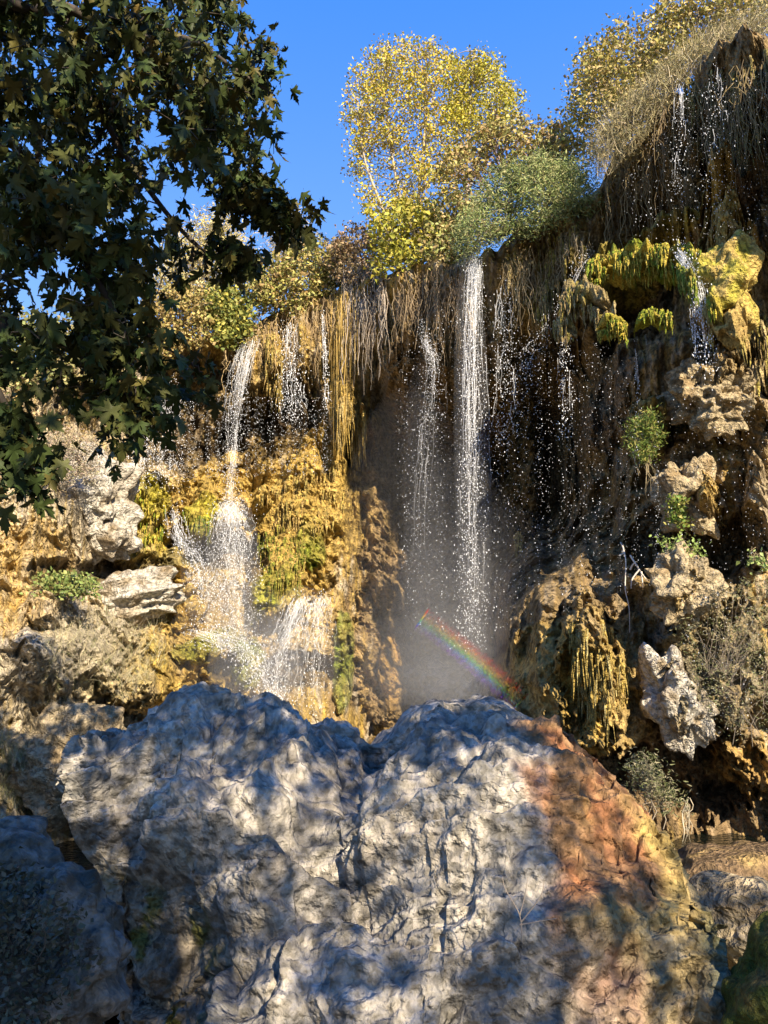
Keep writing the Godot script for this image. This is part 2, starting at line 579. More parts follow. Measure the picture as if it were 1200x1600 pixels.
	for i in W:
		var d := dir_of(cu[i])
		var recess := smoothstep(570, 640, cu[i]) * (1.0 - smoothstep(900, 980, cu[i]))
		for j in ROWS:
			var k := i * ROWS + j
			var f := float(j) / (ROWS - 1)
			var p := cliff_point(i, j)
			var curtain := smoothstep(0.45, 0.8, f)
			var dx := n_big.get_noise_3dv(p * 1.1) * 0.9
			dx += n_rid.get_noise_3d(p.x, p.y * 0.8, p.z) * 0.5 * (1.0 - curtain * 0.6)
			dx += n_rid.get_noise_3d(p.x * 1.7, p.y * 0.16 + 9.0, p.z * 0.9) * 0.75 * (0.25 + 0.75 * curtain)
			dx += n_cel.get_noise_3dv(p) * 0.5 * (1.0 - curtain * 0.7)
			dx += n_fin.get_noise_3d(p.x * 1.6, p.y * 0.5, p.z) * 0.22
			dx += n_fin.get_noise_3dv(p * 3.0) * 0.1
			dx *= 1.0 - 0.45 * smoothstep(300, 340, cu[i]) * (1.0 - smoothstep(540, 570, cu[i])) * (1.0 - smoothstep(0.55, 0.65, f))
			cr[k] -= dx * (1.0 - 0.8 * smoothstep(0.97, 1.0, f))
	for i in W:
		for j in ROWS:
			var k := i * ROWS + j
			acc.v.append(cliff_point(i, j))
			var q := acc.v[k]
			var s := 0.72 + 0.6 * (0.5 + 0.5 * n_fin.get_noise_3dv(q * 1.3))
			acc.c.append(shade(cc[k], s))
		# the plateau behind the lip
	for i in W:
		for j in ROWS:
			var a := acc.v[mini(i + 1, W - 1) * ROWS + j] - acc.v[maxi(i - 1, 0) * ROWS + j]
			var b := acc.v[i * ROWS + mini(j + 1, ROWS - 1)] - acc.v[i * ROWS + maxi(j - 1, 0)]
			acc.n.append(a.cross(b).normalized())
	for i in W - 1:
		for j in ROWS - 1:
			var p := i * ROWS + j
			acc.i.append_array(PackedInt32Array([p, p + 1, p + ROWS, p + ROWS, p + 1, p + ROWS + 1]))
	var o := part("cliff", acc.mesh(), M.cliff, self)
	o.set_meta("kind", "structure")
	# the ground on top
	var g := Acc.new()
	var back := [0.0, 0.5, 1.2, 2.2, 4.0, 7.0, 12.0, 20.0, 32.0, 60.0]
	var B := back.size()
	var cols := []
	for i in range(0, W, 4):
		cols.append(i)
	for i in cols:
		var d := dir_of(cu[i])
		var e := cliff_point(i, ROWS - 1)
		for s in B:
			var p: Vector3 = e + d * back[s]
			p.y += 0.03 * back[s] + (n_big.get_noise_3dv(p) * 0.5 + 0.1) * minf(1.0, back[s]) - (0.02 if s == 0 else 0.0)
			g.v.append(p)
			g.n.append(Vector3.UP)
			g.c.append(Color(0.22, 0.19, 0.08))
	for i in cols.size() - 1:
		for s in B - 1:
			var p: int = i * B + s
			g.i.append_array(PackedInt32Array([p, p + 1, p + B, p + B, p + 1, p + B + 1]))
	part("plateau_ground", g.mesh(), M.ground, self).set_meta("kind", "structure")

# ---------------------------------------------------------------- boulders

func rock(called: String, label: String, centre: Vector3, size: Vector3, amp: float, freq: float, colour: Callable, mat: Material, res := 90, sd := 0.0, turn := Vector3.ZERO, strata := 0.0, category := "boulder") -> Node3D:
	var o := thing(called, label, category, centre)
	var a := Acc.new()
	var w := res * 2
	var off := Vector3(sd, sd * 0.7, -sd)
	var basis := Basis.from_euler(turn)
	for i in w + 1:
		for j in res + 1:
			var th := TAU * i / w
			var ph := PI * j / res - PI / 2
			var d := Vector3(cos(ph) * cos(th), sin(ph), cos(ph) * sin(th))
			if i == w:
				d = Vector3(cos(ph), sin(ph), 0)
			var q := (d * size + off * 10.0) * freq
			var k := 1.0 + amp * (n_big.get_noise_3dv(q * 2.2) * 1.3 + n_rid.get_noise_3dv(q * 1.0) * 0.6 + n_cel.get_noise_3dv(q * 0.9) * 0.7)
			k += amp * 0.35 * n_fin.get_noise_3dv(q * 1.2)
			if strata > 0.0:
				k += strata * n_rid.get_noise_3d(q.x * 0.35, q.y * 3.0, q.z * 0.35)
			a.v.append(basis * (d * size * k))
			a.c.append(colour.call(a.v[a.v.size() - 1] + centre, d, n_fin.get_noise_3dv(q * 1.5)))
	var R := res + 1
	for i in w + 1:
		for j in R:
			var ia := (i + 1) if i < w else 1
			var ib := (i - 1) if i > 0 else w - 1
			var t := a.v[ia * R + j] - a.v[ib * R + j]
			var b := a.v[i * R + mini(j + 1, res)] - a.v[i * R + maxi(j - 1, 0)]
			var nn := b.cross(t)
			if nn.dot(a.v[i * R + j]) < 0.0 and (j < 3 or j > res - 3):
				nn = -nn
			a.n.append(nn.normalized() if nn.length() > 1e-9 else Vector3.UP)
	for i in w:
		for j in res:
			var p := i * R + j
			a.i.append_array(PackedInt32Array([p, p + R, p + 1, p + 1, p + R, p + R + 1]))
	part("rock_body", a.mesh(), mat, o)
	return o

func big_boulder() -> void:
	var o := thing("grey_boulder", "huge layered grey boulder filling the foreground, orange crust down its right shoulder", "boulder", Vector3(0, GROUND, -7))
	var crest := PackedVector2Array()
	for q in [[62, 1330], [78, 1225], [95, 1170], [112, 1138], [150, 1126], [180, 1118], [215, 1112], [245, 1092], [290, 1076], [340, 1080], [385, 1098], [420, 1103], [455, 1112], [490, 1122], [520, 1112], [560, 1104], [600, 1106], [640, 1104], [660, 1094], [690, 1083], [740, 1078], [790, 1080], [830, 1098], [870, 1104], [905, 1125], [940, 1168], [965, 1200], [1000, 1235], [1050, 1285], [1068, 1315], [1080, 1370], [1105, 1395], [1128, 1440], [1148, 1490], [1160, 1570]]:
		crest.append(Vector2(q[0], q[1]))
	var rc_t := PackedVector2Array([Vector2(60, 7.6), Vector2(200, 8.6), Vector2(400, 9.2), Vector2(560, 9.2), Vector2(660, 8.8), Vector2(760, 8.4), Vector2(900, 8.0), Vector2(1000, 7.3), Vector2(1160, 6.2)])
	var rf_t := PackedVector2Array([Vector2(60, 5.6), Vector2(200, 5.2), Vector2(600, 4.7), Vector2(900, 4.9), Vector2(1160, 5.2)])
	var W := 760
	var HF := 430
	var HB := 60
	var H := HF + HB
	var a := Acc.new()
	for i in W + 1:
		var s := -1.0 + 2.0 * i / W
		var t := sin(s * PI / 2.0)
		t = lerpf(t, s, 0.55)
		var px := 611.0 + 549.0 * t
		var py := interp(crest, px)
		var rc := interp(rc_t, px)
		var e := at(px, py, rc)
		var depth := pow(clampf(1.0 - t * t, 0.0, 1.0), 0.5)
		var front := lerpf(rc, interp(rf_t, px), 0.12 + 0.88 * depth)
		var d := Vector3(e.x, 0, e.z).normalized()
		for j in H + 1:
			var r: float
			var y: float
			if j <= HF:
				var g := float(j) / HF
				var ang := g * PI / 2.0
				r = lerpf(rc, front, pow(cos(ang), 1.15))
				y = lerpf(GROUND - 0.3, e.y, pow(sin(ang), 0.8))
			else:
				var g := float(j - HF) / HB
				r = rc + (0.4 + 2.6 * depth) * pow(sin(g * PI / 2.0), 1.3)
				y = lerpf(GROUND - 0.3, e.y, pow(cos(g * PI / 2.0), 0.8))
			a.v.append(Vector3(d.x * r, y, d.z * r))
	var R := H + 1
	var nrm := PackedVector3Array()
	for pass_no in 2:
		nrm.resize(a.v.size())
		for i in W + 1:
			for j in R:
				var t := a.v[mini(i + 1, W) * R + j] - a.v[maxi(i - 1, 0) * R + j]
				var b := a.v[i * R + mini(j + 1, H)] - a.v[i * R + maxi(j - 1, 0)]
				nrm[i * R + j] = t.cross(b).normalized()
		if pass_no == 1:
			break
		for i in W + 1:
			for j in R:
				var k := i * R + j
				var p := a.v[k]
				var q := p + Vector3(n_big.get_noise_3dv(p) * 0.5, n_big.get_noise_3dv(p * 0.9 + Vector3(40, 0, 0)) * 0.8, 0)
				var right := smoothstep(-0.6, 1.6, p.x)
				# beds that dip to the right, hollows, ripples
				var dx := n_big.get_noise_3dv(p * 1.2) * 0.34
				var bed := (q.y - q.x * 0.12) + 0.12 * n_fin.get_noise_3dv(p * 0.8)
				dx += n_rid.get_noise_3d(q.x * 0.45 + 70.0, bed * 3.2, q.z * 0.5) * 0.2 * (1.0 - 0.6 * right)
				dx += n_rid.get_noise_3d(q.x * 1.6 + 20.0, bed * 9.0, q.z * 1.6) * 0.034 * (1.0 - 0.5 * right)
				dx += n_rid.get_noise_3dv(p * 0.8 + Vector3(5, 5, 5)) * 0.09
				dx += n_fin.get_noise_3d(p.x * 2.6, p.y * 4.2, p.z * 2.6) * 0.06
				dx += n_fin.get_noise_3d(p.x * 8.0, p.y * 12.0, p.z * 8.0) * 0.026
				dx += n_rid.get_noise_3d(p.x * 9.0, p.y * 14.0, p.z * 9.0) * 0.01
				var tt := bed * 1.9 + n_big.get_noise_3dv(p * 0.7 + Vector3(0, 0, 30)) * 1.4
				var saw := tt - floorf(tt)
				dx += (minf(saw * 1.15, (1.0 - saw) * 8.0) - 0.5) * 0.26 * (1.0 - 0.75 * right) * clampf(0.6 + n_big.get_noise_3dv(p + Vector3(70, 0, 0)) * 2.0, 0.1, 1.0)
				dx -= smoothstep(0.55, 0.1, n_cel.get_noise_3dv(p * 4.0) + 1.0) * 0.05
				dx += absf(n_big.get_noise_3dv(p * 3.0 + Vector3(3, 60, 0))) * 0.14
				dx *= 0.35 + 0.65 * smoothstep(0.0, 0.12, 1.0 - absf(-1.0 + 2.0 * i / W))
				# the lower left is cut back under a ragged brow
				var brow := (1.0 - smoothstep(-1.9, -0.6, p.x)) * (1.0 - smoothstep(0.05, 0.45, p.y + n_big.get_noise_3dv(p * 1.5) * 0.5))
				dx -= brow * 0.55
				# cleft in the middle of the front
				var cl := absf(p.x + 0.35 - (p.y - 0.6) * 0.25 + n_big.get_noise_1d(p.y * 4.0) * 0.3)
				dx -= 0.55 * (1.0 - smoothstep(0.0, 0.5, cl)) * smoothstep(-0.2, 0.3, p.y) * (1.0 - smoothstep(1.1, 1.4, p.y))
				var edge := 1.0 if j <= HF - 12 or j >= HF + 12 else 0.6
				a.v[k] = p + nrm[k] * (dx - 0.2) * edge * 0.9
	for k in a.v.size():
		var p := a.v[k]
		var z := n_fin.get_noise_3dv(p * 2.0)
		var z2 := n_big.get_noise_3dv(p * 3.0 + Vector3(9, 9, 9))
		var c := Color(0.52, 0.475, 0.41).lerp(Color(0.40, 0.355, 0.30), clampf(z2 * 1.6 + 0.1, 0, 0.8))
		c = c.lerp(Color(0.58, 0.53, 0.46), clampf(z * 1.4, 0, 0.7))
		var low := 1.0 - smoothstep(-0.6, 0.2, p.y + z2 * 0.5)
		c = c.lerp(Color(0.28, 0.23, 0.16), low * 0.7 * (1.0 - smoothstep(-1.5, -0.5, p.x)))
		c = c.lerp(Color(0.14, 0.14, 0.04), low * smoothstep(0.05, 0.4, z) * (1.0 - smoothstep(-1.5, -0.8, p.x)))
		c = c.lerp(Color(0.30, 0.29, 0.27), smoothstep(0.12, 0.35, n_fin.get_noise_3dv(p * 1.1 + Vector3(0, 80, 0))) * 0.6)
		var u := 600.0 + FOC * p.x / -p.z
		var crust := smoothstep(835, 900, u + z2 * 60.0 + (p.y + 0.2) * 35.0)
		var cr_c := Color(0.44, 0.25, 0.12).lerp(Color(0.36, 0.15, 0.06), clampf(0.3 + z * 2.0, 0, 1))
		cr_c = cr_c.lerp(Color(0.52, 0.37, 0.12), smoothstep(930, 1010, u + z2 * 120.0))
		cr_c = cr_c.lerp(Color(0.42, 0.36, 0.28), clampf(z2 * 2.0 - 0.2, 0, 0.8) * smoothstep(0.2, -0.4, p.y))
		cr_c = cr_c.lerp(Color(0.12, 0.13, 0.03), smoothstep(1040, 1100, u + z * 60.0) * smoothstep(0.3, -0.2, p.y))
		c = c.lerp(cr_c, crust * (0.95 - 0.35 * smoothstep(0.1, -0.6, p.y)))
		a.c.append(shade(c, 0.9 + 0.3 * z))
		a.v[k] = p - o.position
	a.n = nrm
	for i in W:
		for j in H:
			var p := i * R + j
			a.i.append_array(PackedInt32Array([p, p + 1, p + R, p + R, p + 1, p + R + 1]))
	part("rock_body", a.mesh(), M.boulder, o)

# ---------------------------------------------------------------- moss ledges and fringes

func fringe(parent: Node3D, called: String, spots: Array, len0: float, len1: float, wid: float, pal: Array, mat: Material) -> void:
	var groups := [[], []]
	var cols := [[], []]
	len0 *= 0.4
	len1 *= 0.65
	for p in spots:
		if n_fin.get_noise_3dv(p * 1.3) < -0.08:
			continue
		var g := rng.randi() % 2
		var l := len0 + (len1 - len0) * pow(rng.randf(), 2.2)
		var w := wid * rf(0.2, 0.75)
		var b := Basis.from_euler(Vector3(rf(-0.12, 0.12), rf(0, TAU), rf(-0.12, 0.12))) * Basis.from_scale(Vector3(w, l, w * 0.6))
		groups[g].append(Transform3D(b, p))
		cols[g].append(pick(pal))
	for g in 2:
		if groups[g].size():
			many(called, tongues[rng.randi() % tongues.size()], mat, parent, groups[g], cols[g], parent.position)

# a mossy shelf: a lumpy slab along a line of the picture, with tongues hanging from its edge in front
func moss_ledge(label: String, line: Array, thick: float, depth: float, n_tongue: int, len0: float, len1: float, pal: Array, seeded: float, wid := 0.2) -> Node3D:
	var pts := []
	for q in line:
		pts.append(at(q[0], q[1], q[2]))
	var sm := curve(pts, 10)
	var mid: Vector3 = sm[sm.size() / 2]
	var o := thing("moss_ledge", label, "moss ledge", mid)
	var a := Acc.new()
	var S := 44
	var L := sm.size() * 6
	for i in L + 1:
		var f := float(i) / L * (sm.size() - 1)
		var k := mini(int(f), sm.size() - 2)
		var c := sm[k].lerp(sm[k + 1], f - k)
		var out := (EYE - c)
		out.y = 0
		out = out.normalized()
		var endk := sqrt(clampf(1.0 - pow(absf(2.0 * i / L - 1.0), 4.0), 0.0, 1.0))
		for j in S:
			var g := TAU * j / S
			var off := out * cos(g) * depth * endk + Vector3.UP * sin(g) * thick * endk
			var p := c + off - out * depth * 0.6
			var w := n_big.get_noise_3dv(p * 4.0 + Vector3.ONE * seeded) * 1.5 + n_cel.get_noise_3dv(p * 3.0) * 0.8 + n_fin.get_noise_3dv(p * 3.0) * 0.5 + n_rid.get_noise_3d(p.x * 4.0, p.y * 0.6, p.z * 4.0) * 0.5 - 0.2
			p += off.normalized() * w * minf(thick, depth) * 0.9
			a.v.append(p - mid)
			var col: Color = pal[0]
			col = col.lerp(pal[1], clampf(0.5 + n_fin.get_noise_3dv(p * 1.2) * 1.6, 0, 1))
			if pal.size() > 2:
				col = col.lerp(pal[2], clampf(n_big.get_noise_3dv(p * 3.0 + Vector3(0, 30, 0)) * 2.2, 0, 1))
			a.c.append(shade(col, 0.85 + 0.4 * n_fin.get_noise_3dv(p * 4.0)))
	for i in L + 1:
		for j in S:
			var t := a.v[mini(i + 1, L) * S + j] - a.v[maxi(i - 1, 0) * S + j]
			var b := a.v[i * S + (j + 1) % S] - a.v[i * S + (j + S - 1) % S]
			a.n.append(t.cross(b).normalized())
	for i in L:
		for j in S:
			var p := i * S + j
			var p2 := i * S + (j + 1) % S
			a.i.append_array(PackedInt32Array([p, p2, p + S, p2, p2 + S, p + S]))
	part("shelf", a.mesh(), M.moss, o)
	var spots := []
	for k in n_tongue * 3:
		var f := rf(0.02, 0.98) * (sm.size() - 1)
		var q := mini(int(f), sm.size() - 2)
		var c := sm[q].lerp(sm[q + 1], f - q)
		var out := (EYE - c)
		out.y = 0
		out = out.normalized()
		var g := rf(-1.5, 0.5)
		spots.append(c + out * depth * (cos(g) * 0.85 - 0.55) + Vector3(0, sin(g) * thick * 0.9, 0))
	fringe(o, "moss_fringe", spots, len0 * 0.7, len1 * 0.85, wid * 0.8, pal, M.moss)
	return o

# tongues of tufa hanging on a patch of the wall
func curtain(label: String, poly: Array, count: int, len0: float, len1: float, wid: float, pal: Array, off := 0.05) -> Node3D:
	var pg := PackedVector2Array()
	var mid := Vector2.ZERO
	for q in poly:
		pg.append(Vector2(q[0], q[1]))
		mid += pg[pg.size() - 1]
	mid /= pg.size()
	var o := thing("tufa_curtain", label, "tufa curtain", on_cliff(mid.x, mid.y, off))
	var spots := []
	for q in sample(pg, count * 3):
		spots.append(on_cliff(q.x, q.y, off + rf(-0.14, 0.1)))
	fringe(o, "hanging_tongues", spots, len0, len1, wid, pal, M.tufa)
	return o

func sample(pg: PackedVector2Array, count: int) -> Array:
	var lo := pg[0]
	var hi := pg[0]
	for p in pg:
		lo = lo.min(p)
		hi = hi.max(p)
	var out := []
	var guard := 0
	while out.size() < count and guard < count * 40:
		guard += 1
		var p := Vector2(rf(lo.x, hi.x), rf(lo.y, hi.y))
		if Geometry2D.is_point_in_polygon(p, pg):
			out.append(p)
	return out

# ---------------------------------------------------------------- water

# a fall of water along a line of the picture: fine strands that break up into drops
func fall(label: String, line: Array, width0: float, width1: float, strands: int, drops: int, size: float, called := "waterfall", solid := 1.0) -> Node3D:
	var pts := []
	for q in line:
		pts.append(at(q[0], q[1], q[2]))
	var sm := curve(pts, 8)
	var o := thing(called, label, "waterfall", sm[sm.size() - 1])
	var n := sm.size() - 1
	if strands > 0:
		var a := Acc.new()
		for s in strands:
			var g := gauss(0.5)
			g.y *= 0.7 if absf(sm[n].y - sm[0].y) < sm[n].distance_to(sm[0]) * 0.8 else 0.0
			var f0 := rf(0.0, 0.85) if s > strands / 4 else rf(0.0, 0.22)
			var f1 := minf(1.0, f0 + rf(0.05, 0.4) * solid * (1.0 - 0.7 * f0))
			var line_pts := PackedVector3Array()
			var steps := maxi(3, int((f1 - f0) * n * 1.3))
			var ph := rf(0, 9)
			for k in steps + 1:
				var f := lerpf(f0, f1, float(k) / steps) * n
				var q := mini(int(f), n - 1)
				var w := lerpf(width0, width1, f / n)
				line_pts.append(sm[q].lerp(sm[q + 1], f - q) + g * w + Vector3(n_fin.get_noise_2d(f * 3.0, ph * 30.0), 0, n_fin.get_noise_2d(f * 3.0, 90 + ph * 30.0)) * w * 0.22)
			var mid_r := size * rf(0.12, 0.4)
			tube(a, line_pts, mid_r, mid_r * 0.25, 4, Color(0.93, 0.95, 0.97))
		for k in a.v.size():
			a.v[k] -= o.position
		part("water_strands", a.mesh(), M.strand, o, true)
	if drops > 0:
		var xf := []
		var cols := []
		for s in drops:
			var f := pow(rf(0, 1), 0.8) * n
			var q := mini(int(f), n - 1)
			var w := lerpf(width0, width1, f / n)
			var p := sm[q].lerp(sm[q + 1], f - q) + Vector3(rng.randfn(0, 0.6), rng.randfn(0, 0.3), rng.randfn(0, 0.6)) * w
			p.y += rf(-0.3, 0.3)
			var z := size * (0.25 + 0.75 * pow(rng.randf(), 2.0))
			xf.append(Transform3D(Basis.from_scale(Vector3(z, z * rf(1.0, 2.6), z)), p))
			cols.append(Color(0.93, 0.95, 0.97))
		many("droplets", drop, M.drop, o, xf, cols, o.position)
	return o

func spray(label: String, poly: Array, r0: float, r1: float, count: int, s0: float, s1: float) -> void:
	var pg := PackedVector2Array()
	for q in poly:
		pg.append(Vector2(q[0], q[1]))
	var xf := []
	var cols := []
	var lines := []
	for q in sample(pg, 34):
		lines.append(q.x)
	for q in sample(pg, count):
		if rng.randf() < 0.7:
			var best: float = lines[0]
			for l in lines:
				if absf(l - q.x) < absf(best - q.x):
					best = l
			q.x = best + rng.randfn(0, 2.5)
		var z := lerpf(s0, s1, pow(rng.randf(), 4.0))
		xf.append(Transform3D(Basis.from_scale(Vector3(z, z * rf(1.0, 1.9), z)), at(q.x, q.y, rf(r0, r1))))
		cols.append(shade(Color(0.93, 0.95, 0.97), rf(0.35, 1.0)))
	var base: Vector3 = xf[0].origin
	var o := thing("spray", label, "spray", base)
	many("droplets", drop, M.drop, o, xf, cols, base)

# ---------------------------------------------------------------- plants

# a leafy shrub: leaf clumps inside an outline of the picture, twigs from its foot to the clumps
func shrub(called: String, label: String, category: String, poly: Array, foot: Vector3, r: float, spread: float, clumps: int, per: int, size: float, clump_r: float, pal: Array, twig: Color, group := "", twig_r := 0.02, shapes := -1, stems := []) -> Node3D:
	var o := thing(called, label, category, foot, group)
	var pg := PackedVector2Array()
	for q in poly:
		pg.append(Vector2(q[0], q[1]))
	var a := Acc.new()
	var xf := [[], []]
	var cols := [[], []]
	var stem_pts := PackedVector3Array([foot])
	for s in stems:
		var line := []
		for q in s:
			line.append(at(q[0], q[1], q[2]))
		var sm := curve(line, 6)
		tube(a, sm, twig_r * 3.0, twig_r * 0.7, 6, twig)
		stem_pts.append_array(sm)
	if stems.is_empty():
		for q in sample(pg, 12):
			var e := at(q.x, q.y, r).lerp(foot, rf(0.35, 0.75))
			tube(a, wiggle(foot + gauss(0.12), e, -0.1, 0.05, 4), twig_r * 1.2, twig_r * 0.7, 5, shade(twig, rf(0.6, 1.0)))
			stem_pts.append(e)
	for q in sample(pg, clumps):
		var c := at(q.x, q.y, r + rng.randfn(0, spread * 0.5))
		var from := foot
		var best := 1e9
		for s in stem_pts:
			var dd := s.distance_to(c) + maxf(0.0, s.y - c.y) * 1.5 + rf(0, 0.4)
			if dd < best:
				best = dd
				from = s
		tube(a, wiggle(from, c, -0.06 * best, 0.03 * best, 5), twig_r, twig_r * 0.25, 4, shade(twig, rf(0.7, 1.2)))
		var tone := rf(0.75, 1.2)
		for k in per:
			var p := c + gauss(clump_r * 0.5) * Vector3(1, 0.8, 1)
			var z := size * rf(0.6, 1.3)
			var b := Basis.from_euler(Vector3(rf(-1.2, 1.2), rf(0, TAU), rf(-2.6, 2.6))).scaled(Vector3.ONE * z)
			var g := rng.randi() % 2
			xf[g].append(Transform3D(b, p))
			cols[g].append(shade(pick(pal), tone))
	for k in a.v.size():
		a.v[k] -= foot
	part("twigs", a.mesh(), M.bark, o, true)
	for g in 2:
		many("foliage", leaf_shapes[(g + (shapes if shapes >= 0 else 0)) % leaf_shapes.size()], M.leaf, o, xf[g], cols[g], foot)
	return o

# drooping grass or thin stalks over an outline, rooted on the wall or on the ground given by r
func grass(called: String, label: String, poly: Array, r: float, spread: float, count: int, len0: float, len1: float, pal: Array, down := false) -> void:
	var pg := PackedVector2Array()
	for q in poly:
		pg.append(Vector2(q[0], q[1]))
	var xf := [[], []]
	var cols := [[], []]
	for q in sample(pg, count):
		var p: Vector3 = at(q.x, q.y, r + rng.randfn(0, spread)) if r > 0.0 else on_cliff(q.x, q.y, rf(-0.05, 0.1))
		var l := rf(len0, len1)
		var tilt := Vector3(rf(-1.0, 1.0), rf(0, TAU), rf(-0.8, 0.8))
		if down:
			tilt.x += PI * 0.8
		var g := rng.randi() % 2
		xf[g].append(Transform3D(Basis.from_euler(tilt).scaled(Vector3.ONE * l), p))
		cols[g].append(pick(pal, 0.35))
	var base: Vector3 = xf[0][0].origin
	var o := thing(called, label, "grass", base)
	for g in 2:
		many("blades", blades[g], M.grass, o, xf[g], cols[g], base)

# roots and dry stems that hang from the lip
func hanging(called: String, label: String, category: String, poly: Array, count: int, len0: float, len1: float, rad: float, pal: Array, off: float, stray := 0.1) -> void:
	var pg := PackedVector2Array()
	for q in poly:
		pg.append(Vector2(q[0], q[1]))
	var a := Acc.new()
	var base := Vector3.ZERO
	for q in sample(pg, count):
		var p := on_cliff(q.x, q.y, off + rf(-0.15, 0.25))
		if base == Vector3.ZERO:
			base = p
		var l := len0 + (len1 - len0) * pow(rng.randf(), 1.7)
		var r := rad * (0.35 + 1.1 * pow(rng.randf(), 2.0))
		tube(a, wiggle(p, p + Vector3(rng.randfn(0, stray) * l, -l, rng.randfn(0, stray) * l), 0.0, stray * 0.5, 6), r, r * 0.4, 4, pick(pal))
	for k in a.v.size():
		a.v[k] -= base
	var o := thing(called, label, category, base)
	part("stems", a.mesh(), M.bark, o, true)

func bare_twig(label: String, lines: Array, rad: float, col: Color) -> void:
	var base := at(lines[0][0][0], lines[0][0][1], lines[0][0][2])
	var o := thing("bare_branch", label, "branch", base)
	for l in lines:
		var pts := []
		for q in l:
			pts.append(at(q[0], q[1], q[2]) - base)
		var a := Acc.new()
		tube(a, curve(pts, 5), rad, rad * 0.3, 5, col)
		part("twig", a.mesh(), M.bark, o)

# ---------------------------------------------------------------- the plane tree overhead

func plane_tree() -> void:
	var foot := Vector3(-4.6, -0.15, 0.4)
	var o := thing("plane_tree", "plane tree overhanging the upper left, its toothed dark leaves in shade", "tree", foot)
	var wood := Color(0.07, 0.058, 0.045)
	var a := Acc.new()
	tube(a, curve([foot + Vector3(0, -0.4, 0), foot + Vector3(0.05, 1.5, 0), foot + Vector3(0.25, 3.2, -0.2), foot + Vector3(0.5, 5.2, -0.3), foot + Vector3(0.7, 7.4, 0.3), foot + Vector3(1.4, 9.4, 0.8)], 8), 0.34, 0.07, 10, wood)
	for k in a.v.size():
		a.v[k] -= foot
	part("trunk", a.mesh(), M.bark, o)
	# limbs: in the picture's pixels and metres where they show, else in metres
	var top := foot + Vector3(0.35, 4.2, -0.25)
	var limbs := [
		[top, at(-60, -30, 5.2), at(100, 10, 5.2), at(190, 62, 5.1), at(262, 105, 5.0), at(300, 160, 4.9), at(335, 205, 4.8)],
		[foot + Vector3(0.3, 3.6, -0.2), at(-80, 200, 5.0), at(60, 300, 4.8), at(140, 420, 4.7), at(190, 520, 4.6), at(205, 640, 4.6)],
		[foot + Vector3(0.2, 3.0, -0.1), at(-120, 420, 4.6), at(-10, 600, 4.5), at(40, 700, 4.5)],
		[at(190, 62, 5.1), at(290, 60, 5.6), at(370, 110, 5.8), at(430, 150, 5.9)],
		[at(262, 105, 5.0), at(330, 230, 5.3), at(390, 310, 5.4), at(450, 335, 5.4)],
		[at(100, 10, 5.2), at(160, 180, 5.6), at(250, 320, 5.6), at(330, 400, 5.6), at(400, 415, 5.6)],
		[at(140, 420, 4.7), at(230, 520, 5.2), at(310, 575, 5.3)],
		[top + Vector3(0.1, 0.8, 0), at(60, -260, 5.0), at(260, -120, 5.4), at(340, -20, 5.6)],
		[foot + Vector3(0.6, 6.0, -0.1), Vector3(-1.5, 6.6, 0.0), Vector3(1.2, 6.6, -0.4), Vector3(3.6, 6.2, -0.6), Vector3(6.0, 5.8, -0.4)],
		[foot + Vector3(0.6, 6.0, 0.3), Vector3(-1.8, 6.8, 2.6), Vector3(1.6, 7.0, 4.0), Vector3(5.0, 6.8, 5.0), Vector3(7.6, 6.2, 4.6)],
		[foot + Vector3(0.6, 6.6, 0.1), Vector3(-1.0, 7.4, 1.2), Vector3(2.0, 7.6, 1.4), Vector3(5.0, 7.2, 1.6)],
		[foot + Vector3(0.5, 5.2, -0.2), Vector3(-2.6, 6.2, -1.6), Vector3(-0.9, 6.4, -2.0), Vector3(0.8, 6.3, -1.9), Vector3(2.6, 6.2, -1.6)],
	]
	var nodes := PackedVector3Array()
	for l in limbs:
		var sm := curve(l, 8)
		var b := Acc.new()
		tube(b, sm, 0.05 if l[0] is Vector3 and l[0].y > 2.0 and l[0].x < -3.0 else 0.03, 0.008, 7, wood)
		for k in b.v.size():
			b.v[k] -= foot
		part("limb", b.mesh(), M.bark, o)
		for k in range(2, sm.size()):
			nodes.append(sm[k])
	# where leaves show: outlines with the number of sprays in each
	var areas := [
		[[[-60, -60], [350, -60], [362, 40], [330, 90], [200, 130], [-60, 130]], 46, 4.2, 6.6],
		[[[-60, 110], [300, 60], [405, 95], [440, 150], [448, 200], [425, 265], [340, 300], [150, 330], [-60, 330]], 78, 4.2, 6.8],
		[[[-60, 300], [340, 290], [330, 340], [270, 400], [235, 480], [215, 540], [60, 560], [-60, 560]], 46, 4.2, 6.2],
		[[[60, 480], [220, 470], [300, 540], [345, 600], [270, 610], [215, 700], [190, 715], [150, 680], [100, 640], [60, 600]], 24, 4.4, 5.6],
		[[[360, 290], [420, 280], [485, 350], [470, 365], [400, 350]], 13, 5.3, 5.5],
		[[[300, 330], [360, 370], [405, 400], [398, 430], [350, 400], [300, 390]], 5, 5.4, 5.7],
		[[[-40, 620], [40, 640], [80, 720], [60, 770], [20, 770], [-40, 740]], 11, 4.3, 4.9],
		[[[380, 70], [410, 60], [445, 90], [420, 130]], 3, 5.6, 5.9],
	]
	var twigs := Acc.new()
	var xf := []
	var cols := []
	var shown := []
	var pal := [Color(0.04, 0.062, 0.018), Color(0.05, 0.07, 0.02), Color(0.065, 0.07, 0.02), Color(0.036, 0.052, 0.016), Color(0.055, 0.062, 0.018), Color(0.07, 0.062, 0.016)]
	var sprays := []
	for ar in areas:
		var pg := PackedVector2Array()
		for q in ar[0]:
			pg.append(Vector2(q[0], q[1]))
		for q in sample(pg, ar[1]):
			sprays.append([at(q.x, q.y, rf(ar[2], ar[3])), 19, true])
